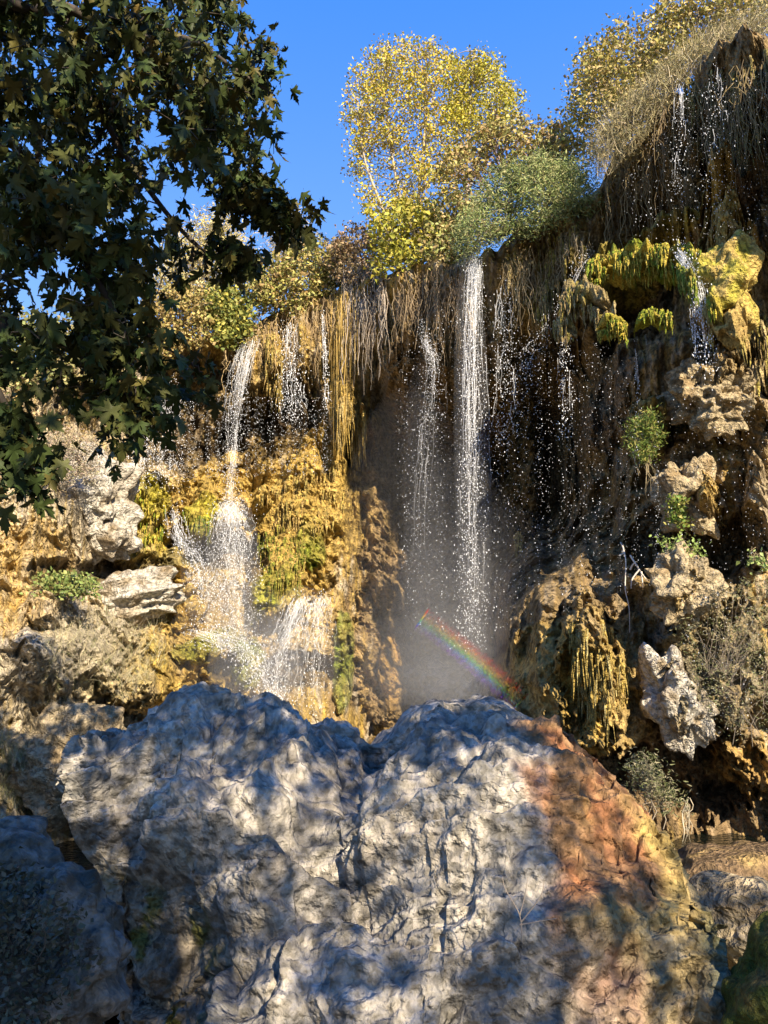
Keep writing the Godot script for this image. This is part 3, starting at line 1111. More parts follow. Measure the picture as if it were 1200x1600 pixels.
	# the crown above and behind the viewer, which keeps the boulder in the shade
	for k in 1500:
		var p := Vector3(rf(-3.2, 8.6), rf(5.4, 8.4), rf(-2.6, 6.5))
		if p.z < -1.2 and p.y < 6.4:
			p.y += 0.8
		if n_big.get_noise_3dv(p * 1.4) > 0.17:
			continue
		sprays.append([p, 15, false])
	for k in 210:
		var p := Vector3(rf(0.2, 4.4), rf(5.6, 7.2), rf(-1.8, 1.8))
		if n_big.get_noise_3dv(p * 1.9) < 0.2:
			sprays.append([p, 15, false])
	for k in 240:
		sprays.append([Vector3(rf(0.4, 3.2), rf(5.4, 6.9), rf(2.8, 6.2)), 15, false])
	for k in 420:
		sprays.append([Vector3(rf(-1.4, 2.2), rf(5.0, 6.6), rf(2.4, 6.0)), 13, false])
	for s in sprays:
		var c: Vector3 = s[0]
		var from := nodes[0]
		var best := 1e9
		for q in nodes:
			var dd := q.distance_to(c) + maxf(0.0, c.y - q.y) * 0.8
			if dd < best:
				best = dd
				from = q
		if best > 1.3:
			from = from.lerp(c, 1.0 - 1.3 / best) + Vector3(0, 0.05, 0)
		var w := wiggle(from, c, -0.1 * best, 0.03, 6)
		tube(twigs, w, 0.007, 0.003, 4, shade(wood, rf(0.8, 1.3)))
		var warm := rng.randf()
		for k in s[1]:
			var f := rf(0.25, 1.0) * 6.0
			var q := mini(int(f), 5)
			var p := w[q].lerp(w[q + 1], f - q) + gauss(0.085)
			var z := rf(0.075, 0.165)
			# tips hang down and outwards, blades turned every way
			var b := Basis.from_euler(Vector3(0, rf(0, TAU), 0)) * Basis.from_euler(Vector3(PI + rf(-0.9, 0.9), 0, rf(-0.8, 0.8)))
			b = b.scaled(Vector3.ONE * z)
			var col := pick(pal, 0.3)
			if warm > 0.975:
				col = pick([pal[4], pal[5], Color(0.13, 0.09, 0.025)], 0.3)
			var e := [Transform3D(b, p), col]
			if s[2]:
				shown.append(e)
			else:
				xf.append(e[0])
				cols.append(e[1])
	for k in twigs.v.size():
		twigs.v[k] -= foot
	part("twigs", twigs.mesh(), M.bark, o, true)
	shown.sort_custom(func(p, q): return p[0].origin.distance_to(EYE) / p[0].basis.x.length() < q[0].origin.distance_to(EYE) / q[0].basis.x.length())
	var leaf_m := []
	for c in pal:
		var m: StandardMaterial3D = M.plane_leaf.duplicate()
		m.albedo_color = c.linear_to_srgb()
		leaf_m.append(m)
	for k in shown.size():
		if k < 300:
			var l := part("leaf", plane_shapes[k % plane_shapes.size()], leaf_m[rng.randi() % leaf_m.size()], o)
			l.transform = shown[k][0]
			l.position -= foot
		else:
			xf.append(shown[k][0])
			cols.append(shown[k][1])
	var sx := []
	var sc := []
	for g in plane_shapes.size():
		sx.append([])
		sc.append([])
	for k in xf.size():
		sx[k % plane_shapes.size()].append(xf[k])
		sc[k % plane_shapes.size()].append(cols[k])
	for g in plane_shapes.size():
		many("foliage", plane_shapes[g], M.plane_leaf, o, sx[g], sc[g], foot)
	# strings of seed balls
	var ball := SphereMesh.new()
	ball.radius = 0.5
	ball.height = 1.0
	ball.radial_segments = 8
	ball.rings = 5
	var ball_m := plain(Color(0.045, 0.035, 0.02).linear_to_srgb(), 0.9)
	for q in [[300, 395, 5.4], [322, 415, 5.5], [130, 580, 4.6], [90, 620, 4.5], [178, 150, 4.7], [345, 255, 5.2], [60, 250, 4.6], [215, 210, 5.0], [110, 330, 4.6]]:
		var p := at(q[0], q[1], q[2])
		var st := Acc.new()
		tube(st, PackedVector3Array([p + Vector3(0.01, 0.16, 0) - foot, p + Vector3(0.0, 0.0, 0) - foot, p + Vector3(0.005, -0.12, 0) - foot]), 0.003, 0.002, 4, wood)
		part("seed_string", st.mesh(), M.bark, o)
		for k in 5:
			var s := part("seed_ball", ball, ball_m, o)
			s.scale = Vector3.ONE * rf(0.025, 0.036)
			s.position = p - foot + Vector3(rf(-0.012, 0.012), 0.08 - 0.045 * k, rf(-0.01, 0.01))

# ---------------------------------------------------------------- ground, hills, water level

func build_ground() -> void:
	var a := Acc.new()
	var rings := [0.0, 1.0, 2.0, 2.8, 3.4, 4.0, 4.6, 5.4, 6.5, 8.0, 10.0, 12.5, 15.0, 18.0, 22.0, 30.0, 45.0, 80.0, 160.0, 400.0, 900.0]
	var S := 180
	for k in rings.size():
		for s in S:
			var g := TAU * s / S
			var r: float = rings[k]
			var p := Vector3(sin(g) * r, 0, -cos(g) * r)
			var h := lerpf(0.0, GROUND - 0.35, smoothstep(2.0, 4.2, r) * smoothstep(1.5, -1.0, p.z))
			p.y = h + n_big.get_noise_3dv(p * 1.2) * 0.25 * minf(1.0, r * 0.3)
			a.v.append(p)
			a.n.append(Vector3.UP)
			a.c.append(Color(0.2, 0.16, 0.1))
	for k in rings.size() - 1:
		for s in S:
			var p := k * S + s
			var p2 := k * S + (s + 1) % S
			a.i.append_array(PackedInt32Array([p, p + S, p2, p2, p + S, p2 + S]))
	part("ground", a.mesh(), M.ground, self).set_meta("kind", "structure")
	var w := PlaneMesh.new()
	w.size = Vector2(40, 26)
	var o := part("stream_water", w, M.water, self)
	o.position = Vector3(0, GROUND - 0.05, -14.5)
	o.set_meta("kind", "structure")
	# hills far behind the plateau
	var h := Acc.new()
	var N := 160
	for i in N + 1:
		for j in 24:
			var u := -900.0 + 3000.0 * i / N
			var d := dir_of(u)
			var r := 420.0 + j * 30.0
			var y := (60.0 + 55.0 * n_big.get_noise_1d(u * 0.06) + 120.0 * exp(-pow((u - 430.0) / 110.0, 2.0)) + 70.0 * exp(-pow((u + 20.0) / 160.0, 2.0))) * sin(PI * j / 23.0) * 1.15
			var p := EYE + d * r + Vector3(0, y - 20.0, 0)
			p.y += n_rid.get_noise_3dv(p * 0.05) * 14.0
			h.v.append(p)
			h.n.append(Vector3(0, 0.8, 0.6))
			h.c.append(Color(0.2, 0.19, 0.14))
	for i in N:
		for j in 23:
			var p := i * 24 + j
			h.i.append_array(PackedInt32Array([p, p + 1, p + 24, p + 24, p + 1, p + 25]))
	part("hills", h.mesh(), M.ground, self).set_meta("kind", "structure")

# ----------------------------------------------------------------

func _ready() -> void:
	rng.seed = 20
	# camera, sky, sun, exposure
	var cam := Camera3D.new()
	cam.name = "camera"
	cam.position = EYE
	cam.rotation_degrees = Vector3(10, 0, 0)
	cam.fov = 66.0
	cam.near = 0.05
	cam.far = 3000.0
	add_child(cam)
	cam.current = true
	var we := WorldEnvironment.new()
	we.name = "environment"
	var env := Environment.new()
	env.background_mode = Environment.BG_SKY
	var sky := Sky.new()
	var sm := ProceduralSkyMaterial.new()
	sm.sky_top_color = Color(0.07, 0.345, 0.67)
	sm.sky_horizon_color = Color(0.57, 0.70, 0.81)
	sm.sky_curve = 0.3
	sm.ground_bottom_color = Color(0.42, 0.38, 0.32)
	sm.ground_horizon_color = Color(0.45, 0.5, 0.55)
	sm.sun_angle_max = 20.0
	sky.sky_material = sm
	env.sky = sky
	env.tonemap_mode = Environment.TONE_MAPPER_LINEAR
	env.tonemap_exposure = 2.45
	env.sdfgi_enabled = true
	env.ssao_enabled = true
	env.ssil_enabled = true
	env.volumetric_fog_enabled = true
	env.volumetric_fog_density = 0.0
	we.environment = env
	add_child(we)
	var sun := DirectionalLight3D.new()
	sun.name = "sun"
	sun.light_energy = 1.6
	sun.light_color = Color(1.0, 0.93, 0.82)
	sun.light_angular_distance = 0.5
	sun.shadow_enabled = true
	sun.look_at_from_position(Vector3(0.348, 0.512, 0.785) * 50.0, Vector3.ZERO)
	add_child(sun)

	n_big = noise(0.35, FastNoiseLite.FRACTAL_FBM, 3, 5)
	n_rid = noise(0.45, FastNoiseLite.FRACTAL_RIDGED, 4, 6)
	n_fin = noise(0.9, FastNoiseLite.FRACTAL_FBM, 4, 7)
	n_cel = noise(0.6, FastNoiseLite.FRACTAL_FBM, 2, 8)
	n_cel.noise_type = FastNoiseLite.TYPE_CELLULAR
	n_cel.cellular_return_type = FastNoiseLite.RETURN_DISTANCE2_SUB
	make_materials()
	leaf_shapes = [flat_leaf(0.3, 0.15), flat_leaf(0.36, -0.2), flat_leaf(0.12, 0.1), flat_leaf(0.1, -0.15)]
	plane_shapes = [plane_leaf(0.35, 0.2), plane_leaf(-0.3, -0.3), plane_leaf(0.6, 0.4), plane_leaf(0.15, -0.15)]
	blades = [blade_mesh(0.5), blade_mesh(1.1)]
	tongues = [tongue_mesh(1), tongue_mesh(4), tongue_mesh(7)]
	drop = drop_mesh()
	build_ground()
	build_cliff()
	big_boulder()
	build_rocks()
	build_moss()
	build_plants()
	plane_tree()
	build_water()

func build_rocks() -> void:
	var white := func(p: Vector3, d: Vector3, z: float) -> Color: return Color(0.62, 0.56, 0.47).lerp(Color(0.36, 0.28, 0.18), clampf(z * 1.8, 0, 1)).lerp(Color(0.7, 0.66, 0.58), clampf(-z * 2.0, 0, 1))
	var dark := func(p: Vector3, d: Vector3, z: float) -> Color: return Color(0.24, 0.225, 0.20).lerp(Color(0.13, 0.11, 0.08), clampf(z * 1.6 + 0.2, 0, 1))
	var mossy := func(p: Vector3, d: Vector3, z: float) -> Color: return Color(0.12, 0.13, 0.025).lerp(Color(0.22, 0.16, 0.05), clampf(z * 1.8 + 0.2, 0, 1)).lerp(Color(0.055, 0.085, 0.015), clampf(-z * 2.0, 0, 1))
	var tan := func(p: Vector3, d: Vector3, z: float) -> Color: return Color(0.52, 0.42, 0.27).lerp(Color(0.36, 0.26, 0.14), clampf(z * 1.8, 0, 1))
	rock("white_outcrop", "jagged white limestone outcrop below the drooping plane leaves", on_cliff(140, 775, 0.0), Vector3(1.25, 1.3, 1.1), 0.3, 1.0, white, M.tufa, 110, 1.0, Vector3(0, 0, 0.2), 0.05, "rock outcrop")
	rock("white_outcrop", "pale rounded outcrop with a dark hollow, left of the mossy shoulder", on_cliff(150, 835, 0.1), Vector3(1.15, 0.8, 1.0), 0.3, 1.2, white, M.tufa, 100, 3.0, Vector3(0, 0, -0.2), 0.05, "rock outcrop")
	rock("layered_outcrop", "slanting layered limestone ledge of thin white beds beside the left cascade", on_cliff(200, 935, 0.1), Vector3(1.2, 0.7, 1.0), 0.22, 1.2, white, M.tufa, 110, 5.0, Vector3(0, 0, 0.22), 0.22, "rock outcrop")
	rock("slope_rock", "long dappled tan rock sloping up behind the boulder's left end", on_cliff(120, 1190, 0.3), Vector3(1.1, 1.2, 1.0), 0.25, 0.9, tan, M.tufa, 110, 11.0, Vector3(0, 0, -0.5), 0.08, "rock")
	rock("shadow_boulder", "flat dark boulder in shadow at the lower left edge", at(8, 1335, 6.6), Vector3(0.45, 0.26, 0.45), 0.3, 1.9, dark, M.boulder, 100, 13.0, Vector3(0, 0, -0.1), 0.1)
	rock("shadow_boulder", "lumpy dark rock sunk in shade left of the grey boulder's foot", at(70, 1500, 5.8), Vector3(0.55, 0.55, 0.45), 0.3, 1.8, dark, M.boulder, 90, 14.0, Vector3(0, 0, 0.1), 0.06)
	rock("mossy_boulder", "round moss-covered boulder in the bottom right corner", at(1240, 1600, 6.0), Vector3(0.38, 0.56, 0.45), 0.24, 2.2, mossy, M.moss, 90, 15.0)
	rock("tan_rock", "sunlit tan rock at the right edge behind the mossy boulder", at(1185, 1450, 8.6), Vector3(0.7, 0.5, 0.6), 0.25, 1.2, tan, M.tufa, 90, 17.0, Vector3.ZERO, 0.0, "rock")
	var earth := func(p: Vector3, d: Vector3, z: float) -> Color: return Color(0.3, 0.2, 0.11).lerp(Color(0.2, 0.14, 0.08), clampf(z * 1.8 + 0.3, 0, 1)).lerp(Color(0.46, 0.32, 0.13), clampf(-z * 2.0 - 0.2, 0, 1))
	rock("earth_bank", "dry brown earth bank in the hollow under the grey thicket", at(1190, 1420, 13.2), Vector3(2.6, 0.9, 1.4), 0.22, 0.6, earth, M.tufa, 130, 27.0, Vector3.ZERO, 0.04, "earth bank")
	var gold := func(p: Vector3, d: Vector3, z: float) -> Color: return Color(0.62, 0.45, 0.14).lerp(Color(0.52, 0.38, 0.11), clampf(z * 1.8, 0, 1)).lerp(Color(0.46, 0.41, 0.06), clampf(0.2 - z * 2.0 - d.y * 0.5 - d.x * 0.5, 0, 0.9))
	rock("golden_lobe", "big golden tufa lobe at the right end of the long moss ledge", at(1134, 452, 14.3), Vector3(0.6, 0.95, 0.6), 0.34, 1.3, gold, M.tufa, 110, 33.0, Vector3(0, 0, -0.1), 0.0, "tufa lobe")
	rock("hanging_rock", "lumpy sunlit tan outcrop jutting from the right wall below the bright moss ledge", on_cliff(1115, 625, -0.4), Vector3(1.05, 0.8, 0.9), 0.42, 1.5, tan, M.tufa, 110, 19.0, Vector3(0, 0, -0.3), 0.0, "rock outcrop")
	rock("hanging_rock", "pointed tan spur on the right wall under the lumpy outcrop", on_cliff(1075, 770, -0.4), Vector3(0.6, 0.9, 0.7), 0.42, 1.4, tan, M.tufa, 90, 21.0, Vector3(0, 0, 0.15), 0.0, "rock outcrop")
	rock("hanging_rock", "knobbly tan block with green plants on top, left of the grey thicket", on_cliff(1070, 915, -0.4), Vector3(0.65, 0.75, 0.7), 0.42, 1.5, tan, M.tufa, 90, 23.0, Vector3.ZERO, 0.0, "rock outcrop")
	rock("hanging_rock", "pale pitted rock rib leaning down beside the dry brown hollow", on_cliff(1055, 1100, -0.4), Vector3(0.5, 0.95, 0.6), 0.42, 1.5, white, M.tufa, 90, 25.0, Vector3(0, 0, 0.35), 0.0, "rock outcrop")

func build_moss() -> void:
	var yel := [Color(0.64, 0.49, 0.09), Color(0.50, 0.42, 0.06), Color(0.26, 0.34, 0.04)]
	var och := [Color(0.62, 0.45, 0.15), Color(0.52, 0.36, 0.13), Color(0.58, 0.46, 0.14)]
	var tan := [Color(0.5, 0.4, 0.2), Color(0.4, 0.29, 0.13), Color(0.46, 0.38, 0.1)]
	var grn := [Color(0.36, 0.37, 0.06), Color(0.2, 0.28, 0.04), Color(0.46, 0.39, 0.08)]
	moss_ledge("long yellow-green moss ledge arching out of the dark right wall", [[915, 425, 15.8], [940, 412, 15.6], [975, 404, 15.3], [1020, 398, 15.0], [1060, 398, 14.6], [1098, 408, 14.2]], 0.32, 0.7, 260, 0.25, 0.75, yel, 1.0, 0.16)
	moss_ledge("bright green moss tongue left of the small splashing fall", [[1058, 425, 14.2], [1072, 432, 14.0], [1088, 445, 13.9]], 0.26, 0.35, 60, 0.3, 0.7, grn, 2.0, 0.16)
	moss_ledge("ochre fringe hanging under the big golden lobe", [[1100, 490, 13.9], [1122, 500, 13.7], [1148, 505, 13.7], [1168, 500, 13.8]], 0.3, 0.4, 160, 0.4, 1.1, och, 3.0, 0.2)
	moss_ledge("yellow moss apron on the left foot of the golden lobe", [[1106, 470, 13.7], [1118, 480, 13.6], [1130, 490, 13.6]], 0.25, 0.3, 70, 0.4, 0.9, yel, 4.0, 0.16)
	moss_ledge("olive moss cushions stepping down left of the long ledge", [[875, 480, 15.6], [900, 455, 15.3], [930, 468, 15.0], [962, 482, 14.7]], 0.3, 0.5, 170, 0.3, 0.8, tan, 5.0, 0.16)
	moss_ledge("lemon moss cap below the olive cushions", [[932, 510, 14.7], [955, 502, 14.5], [980, 512, 14.4]], 0.2, 0.36, 50, 0.2, 0.5, yel, 6.0, 0.14)
	moss_ledge("small lime moss knob dripping under the long ledge", [[990, 515, 14.6], [1008, 492, 14.4], [1028, 490, 14.3], [1052, 496, 14.2]], 0.17, 0.32, 55, 0.2, 0.55, [Color(0.4, 0.42, 0.05), Color(0.5, 0.4, 0.08), Color(0.3, 0.36, 0.04)], 7.0, 0.13)
	moss_ledge("drooping olive moss lip near the spout left of centre-right", [[862, 512, 15.9], [880, 504, 15.6], [902, 516, 15.3]], 0.2, 0.36, 60, 0.3, 0.9, tan, 8.0, 0.13)
	curtain("golden tufa fan hanging at the corner of the dark cave", [[525, 590], [560, 620], [575, 660], [565, 700], [535, 690], [522, 650]], 170, 0.8, 2.6, 0.13, [Color(0.6, 0.42, 0.12), Color(0.52, 0.34, 0.08), Color(0.6, 0.46, 0.2)], 0.25)
	curtain("long yellow tufa cords between the two upper left falls", [[410, 520], [445, 520], [440, 640], [415, 600]], 90, 0.4, 1.3, 0.13, och, 0.15)
	curtain("tan tufa cords under the brambles right of the white fall", [[790, 400], [900, 350], [925, 420], [900, 480], [840, 500], [800, 470]], 260, 0.4, 1.4, 0.16, tan, 0.2)
	curtain("dark olive cords under the lip at upper right", [[1060, 130], [1200, 80], [1200, 260], [1150, 240], [1080, 230]], 150, 0.4, 1.3, 0.16, [Color(0.3, 0.25, 0.1), Color(0.22, 0.19, 0.08), Color(0.4, 0.32, 0.1)], 0.15)
	curtain("hanging tan tufa column at the right edge beside the golden lobe", [[1165, 470], [1200, 500], [1200, 610], [1175, 590], [1165, 540]], 120, 0.4, 1.2, 0.17, tan, 0.3)
	curtain("green and yellow moss apron below the golden shelf", [[395, 840], [440, 820], [480, 850], [470, 930], [420, 920]], 200, 0.3, 1.0, 0.14, [Color(0.52, 0.39, 0.11), Color(0.4, 0.36, 0.07), Color(0.25, 0.29, 0.05)], 0.08)
	curtain("moss streamers beside the left cascade's upper pool", [[285, 800], [330, 810], [330, 840], [295, 835]], 70, 0.3, 0.7, 0.13, grn, 0.15)
	curtain("ochre drips of the golden wall right of the left fall", [[400, 760], [530, 720], [540, 800], [500, 830], [410, 820]], 160, 0.3, 0.9, 0.15, och, 0.08)
	curtain("yellow columns behind the boulder's right crest", [[890, 980], [960, 970], [985, 1060], [950, 1110], [905, 1080]], 150, 0.5, 1.6, 0.14, [Color(0.56, 0.42, 0.13), Color(0.5, 0.36, 0.1), Color(0.6, 0.5, 0.22)], 0.05)
	curtain("yellow mossy shoulder at the left basin's rim", [[190, 760], [240, 770], [262, 800], [250, 850], [200, 840]], 140, 0.3, 0.8, 0.14, yel, 0.15)
	curtain("lone golden tufa spike hanging in front of the cave", [[802, 840], [815, 830], [820, 850], [808, 860]], 22, 0.9, 1.8, 0.15, och, 0.25)

func build_plants() -> void:
	var gold := [Color(0.52, 0.41, 0.05), Color(0.58, 0.47, 0.08), Color(0.46, 0.40, 0.05), Color(0.48, 0.32, 0.06), Color(0.36, 0.36, 0.05)]
	var lemon := [Color(0.46, 0.40, 0.04), Color(0.40, 0.36, 0.04), Color(0.30, 0.30, 0.04), Color(0.52, 0.42, 0.05)]
	var pale := Color(0.42, 0.36, 0.28)
	shrub("golden_tree", "tall golden tree with pale stems on the lip, against the sky", "tree", [[545, 150], [560, 100], [600, 62], [660, 66], [700, 80], [700, 150], [710, 250], [700, 340], [660, 400], [600, 400], [580, 340], [540, 250]], at(640, 420, 22), 22.0, 1.8, 340, 48, 0.09, 0.32, gold, pale, "", 0.022, 0, [[[640, 420, 22], [630, 330, 22], [610, 230, 22], [600, 130, 22], [605, 75, 22]], [[645, 420, 22.2], [655, 300, 22.3], [665, 180, 22.3], [665, 80, 22.3]], [[635, 400, 21.8], [600, 330, 21.5], [570, 250, 21.3], [560, 180, 21.3]]])
	shrub("golden_tree", "shorter brighter yellow tree right of the tall golden one", "tree", [[700, 90], [740, 70], [775, 90], [800, 130], [820, 150], [810, 190], [760, 220], [710, 260], [690, 200]], at(730, 330, 23), 23.0, 1.4, 210, 46, 0.092, 0.3, lemon, pale, "", 0.02, 0, [[[730, 330, 23], [730, 240, 23], [735, 160, 23], [740, 80, 23]], [[732, 300, 23], [760, 210, 23], [790, 150, 23]]])
	shrub("yellow_green_bush", "lime-yellow bush at the foot of the tall golden tree", "bush", [[580, 330], [640, 320], [700, 330], [690, 390], [640, 430], [590, 420]], at(640, 430, 20.8), 20.8, 0.8, 80, 34, 0.15, 0.34, [Color(0.36, 0.34, 0.05), Color(0.3, 0.31, 0.05), Color(0.42, 0.36, 0.05)], pale)
	var rust := [Color(0.33, 0.28, 0.08), Color(0.34, 0.23, 0.09), Color(0.28, 0.28, 0.08), Color(0.40, 0.33, 0.12)]
	shrub("bramble_bush", "rusty bramble thicket right of the yellow trees", "bush", [[690, 250], [760, 200], [830, 180], [900, 190], [930, 230], [900, 290], [800, 260], [720, 290], [690, 330]], at(800, 340, 20.3), 20.3, 1.0, 150, 40, 0.12, 0.36, rust, Color(0.3, 0.22, 0.16))
	shrub("bramble_bush", "brown bramble shadowed between the tall golden tree and the sage bush", "bush", [[670, 340], [730, 290], [750, 330], [735, 405], [690, 425], [665, 400]], at(700, 420, 20.4), 20.2, 0.6, 90, 44, 0.12, 0.32, [Color(0.28, 0.25, 0.08), Color(0.32, 0.24, 0.1), Color(0.25, 0.27, 0.08)], Color(0.26, 0.2, 0.14))
	var sage := [Color(0.24, 0.29, 0.10), Color(0.29, 0.32, 0.13), Color(0.19, 0.26, 0.08), Color(0.36, 0.35, 0.15)]
	shrub("sage_bush", "big feathery grey-green bush drooping over the lip above the white fall", "bush", [[770, 270], [840, 245], [900, 265], [938, 300], [925, 335], [860, 345], [800, 370], [740, 395], [715, 405], [725, 350], [750, 310]], at(820, 360, 18.9), 18.3, 0.8, 300, 60, 0.11, 0.34, sage, Color(0.28, 0.22, 0.15), "", 0.014, 2)
	var olive := [Color(0.32, 0.28, 0.07), Color(0.40, 0.33, 0.09), Color(0.26, 0.25, 0.07), Color(0.44, 0.33, 0.14)]
	shrub("thorn_bush", "tall olive-gold thicket rising at upper right against the sky", "bush", [[900, 130], [915, 80], [960, 50], [1000, 25], [1060, 0], [1150, -40], [1220, -60], [1220, 0], [1120, 60], [1030, 120], [960, 180], [920, 210], [890, 170]], at(1020, 180, 19.0), 18.6, 1.4, 260, 52, 0.1, 0.36, olive, Color(0.34, 0.28, 0.2), "", 0.018)
	shrub("dry_bush", "tangle of pale leafless stems below the upper right thicket", "bush", [[940, 180], [980, 160], [1010, 180], [1000, 215], [960, 230], [935, 220]], at(965, 235, 17.6), 17.4, 0.6, 90, 6, 0.1, 0.3, [Color(0.45, 0.36, 0.2)], Color(0.42, 0.36, 0.3), "", 0.02)
	shrub("lip_brush", "tawny scrub along the edge of the upper right lip", "bush", [[920, 220], [1000, 140], [1080, 70], [1200, 10], [1220, 40], [1130, 80], [1060, 130], [1000, 210], [940, 270]], at(1040, 150, 16.6), 16.4, 0.7, 240, 46, 0.09, 0.3, [Color(0.36, 0.31, 0.15), Color(0.3, 0.28, 0.13), Color(0.42, 0.34, 0.18)], Color(0.36, 0.3, 0.22), "", 0.012, 2)
	grass("dry_grass", "dry straw-coloured grass spilling over the upper right lip", [[930, 210], [1010, 130], [1090, 60], [1200, 20], [1215, 50], [1120, 90], [1060, 150], [1000, 230], [935, 290]], 16.2, 0.5, 3000, 0.25, 0.8, [Color(0.42, 0.36, 0.2), Color(0.34, 0.3, 0.16), Color(0.48, 0.4, 0.26)])
	# left lip
	shrub("lip_scrub", "russet and olive scrub on the lip above the left fall", "bush", [[400, 410], [440, 390], [510, 380], [540, 400], [545, 450], [500, 480], [420, 490], [390, 460]], at(470, 490, 24.0), 23.6, 0.9, 170, 44, 0.13, 0.36, rust + [Color(0.3, 0.3, 0.08)], Color(0.32, 0.25, 0.18))
	shrub("lip_scrub", "brown twiggy scrub at the lip below the tall golden tree", "bush", [[520, 380], [560, 355], [600, 370], [600, 420], [560, 440], [525, 430]], at(560, 440, 22.6), 22.4, 0.6, 80, 40, 0.11, 0.3, [Color(0.3, 0.2, 0.12), Color(0.36, 0.26, 0.14), Color(0.25, 0.2, 0.1)], Color(0.34, 0.27, 0.2))
	shrub("lip_scrub", "green leafy bush on the lip just left of the left fall's top", "bush", [[320, 455], [360, 445], [390, 470], [395, 530], [350, 540], [320, 510]], at(355, 540, 23.6), 23.3, 0.7, 100, 44, 0.13, 0.32, [Color(0.16, 0.2, 0.05), Color(0.24, 0.25, 0.06), Color(0.34, 0.3, 0.06)], Color(0.25, 0.2, 0.13))
	shrub("lip_scrub", "tawny bramble mound on the lip behind the drooping plane leaves", "bush", [[225, 470], [270, 440], [320, 460], [325, 520], [280, 560], [220, 560]], at(270, 560, 23.4), 23.2, 0.8, 120, 44, 0.12, 0.34, [Color(0.42, 0.32, 0.12), Color(0.36, 0.26, 0.1), Color(0.3, 0.27, 0.08)], Color(0.34, 0.26, 0.18))
	shrub("lip_scrub", "grey-green scrub on the lip at the far left", "bush", [[-60, 500], [40, 490], [120, 500], [220, 510], [220, 580], [100, 600], [-60, 610]], at(60, 600, 22.4), 22.2, 1.0, 170, 40, 0.13, 0.38, [Color(0.28, 0.27, 0.1), Color(0.36, 0.3, 0.13), Color(0.2, 0.23, 0.08)], Color(0.32, 0.26, 0.18))
	shrub("pale_tree", "pale yellow willow far behind the left lip, seen between plane leaves", "tree", [[230, 460], [260, 390], [320, 340], [370, 330], [385, 400], [370, 450], [300, 470]], at(310, 500, 34), 34.0, 2.2, 190, 36, 0.22, 0.7, [Color(0.52, 0.44, 0.18), Color(0.46, 0.4, 0.16), Color(0.55, 0.46, 0.24)], Color(0.5, 0.42, 0.3), "", 0.03, 2, [[[310, 500, 34], [310, 430, 34], [330, 360, 34]]])
	shrub("pale_tree", "wispy pale tree far behind the lip, left of the golden tree", "tree", [[415, 370], [440, 325], [470, 330], [490, 370], [480, 400], [430, 400]], at(455, 440, 36), 36.0, 1.5, 90, 30, 0.2, 0.6, [Color(0.5, 0.44, 0.28), Color(0.44, 0.38, 0.24)], Color(0.5, 0.42, 0.34), "", 0.035, 2, [[[455, 440, 36], [452, 380, 36], [450, 325, 36]]])
	# hanging roots and stems
	hanging("hanging_vine", "grey dry stems hanging from the lip left of the cave", "vine", [[535, 400], [600, 400], [605, 470], [540, 480]], 170, 0.8, 2.8, 0.012, [Color(0.42, 0.36, 0.3), Color(0.3, 0.24, 0.18), Color(0.5, 0.44, 0.36)], 0.3)
	hanging("hanging_vine", "long straw-yellow cords hanging above the golden tufa fan", "vine", [[516, 450], [560, 450], [560, 530], [520, 530]], 40, 1.2, 4.6, 0.0095, [Color(0.55, 0.4, 0.14), Color(0.5, 0.34, 0.1)], 0.3, 0.02)
	hanging("hanging_vine", "brown rootlets fringing the lip between cave and sage bush", "vine", [[610, 430], [720, 410], [730, 450], [620, 480]], 170, 0.6, 2.2, 0.011, [Color(0.24, 0.18, 0.11), Color(0.34, 0.26, 0.16), Color(0.15, 0.11, 0.07)], 0.25)
	hanging("hanging_vine", "tan stems trailing through the tufa cords below the sage bush", "vine", [[780, 400], [920, 350], [930, 400], [800, 440]], 110, 0.6, 2.0, 0.011, [Color(0.44, 0.35, 0.2), Color(0.3, 0.23, 0.13)], 0.3)
	hanging("hanging_vine", "tawny stems along the lip above the left falls", "vine", [[340, 500], [520, 460], [520, 510], [350, 550]], 190, 0.5, 1.7, 0.011, [Color(0.46, 0.34, 0.18), Color(0.34, 0.25, 0.14)], 0.3)
	hanging("hanging_vine", "dark rootlets below the upper right lip", "vine", [[930, 290], [1060, 140], [1200, 70], [1200, 130], [1080, 200], [960, 330]], 240, 0.6, 2.4, 0.010, [Color(0.16, 0.12, 0.07), Color(0.26, 0.2, 0.1)], 0.3)
	# right wall plants
	var fern := [Color(0.11, 0.18, 0.03), Color(0.17, 0.23, 0.04), Color(0.28, 0.26, 0.07)]
	shrub("fern_clump", "bright green fern clump with trailing roots in the dark right wall", "fern", [[985, 662], [1005, 640], [1025, 640], [1030, 690], [1022, 722], [1000, 715], [982, 690]], on_cliff(1005, 650), 14.8, 0.3, 44, 50, 0.085, 0.15, fern, Color(0.2, 0.16, 0.09), "", 0.005, 2)
	hanging("hanging_vine", "thin pale roots trailing through and below the bright fern clump", "vine", [[990, 660], [1020, 660], [1020, 690], [990, 690]], 16, 0.6, 1.5, 0.008, [Color(0.42, 0.34, 0.2)], 0.9, 0.08)
	shrub("wall_plant", "light green leaves sprouting over the knobbly tan block", "plant", [[1030, 840], [1060, 825], [1100, 850], [1105, 870], [1060, 875], [1035, 865]], on_cliff(1065, 870), 15.0, 0.3, 14, 14, 0.075, 0.16, [Color(0.2, 0.28, 0.07), Color(0.28, 0.33, 0.1)], Color(0.3, 0.24, 0.14), "", 0.006)
	shrub("wall_plant", "hanging yellow-green tuft on the pointed tan spur", "plant", [[1050, 780], [1068, 780], [1070, 820], [1050, 815]], on_cliff(1060, 800), 15.4, 0.2, 18, 30, 0.08, 0.14, fern, Color(0.3, 0.24, 0.14), "", 0.006)
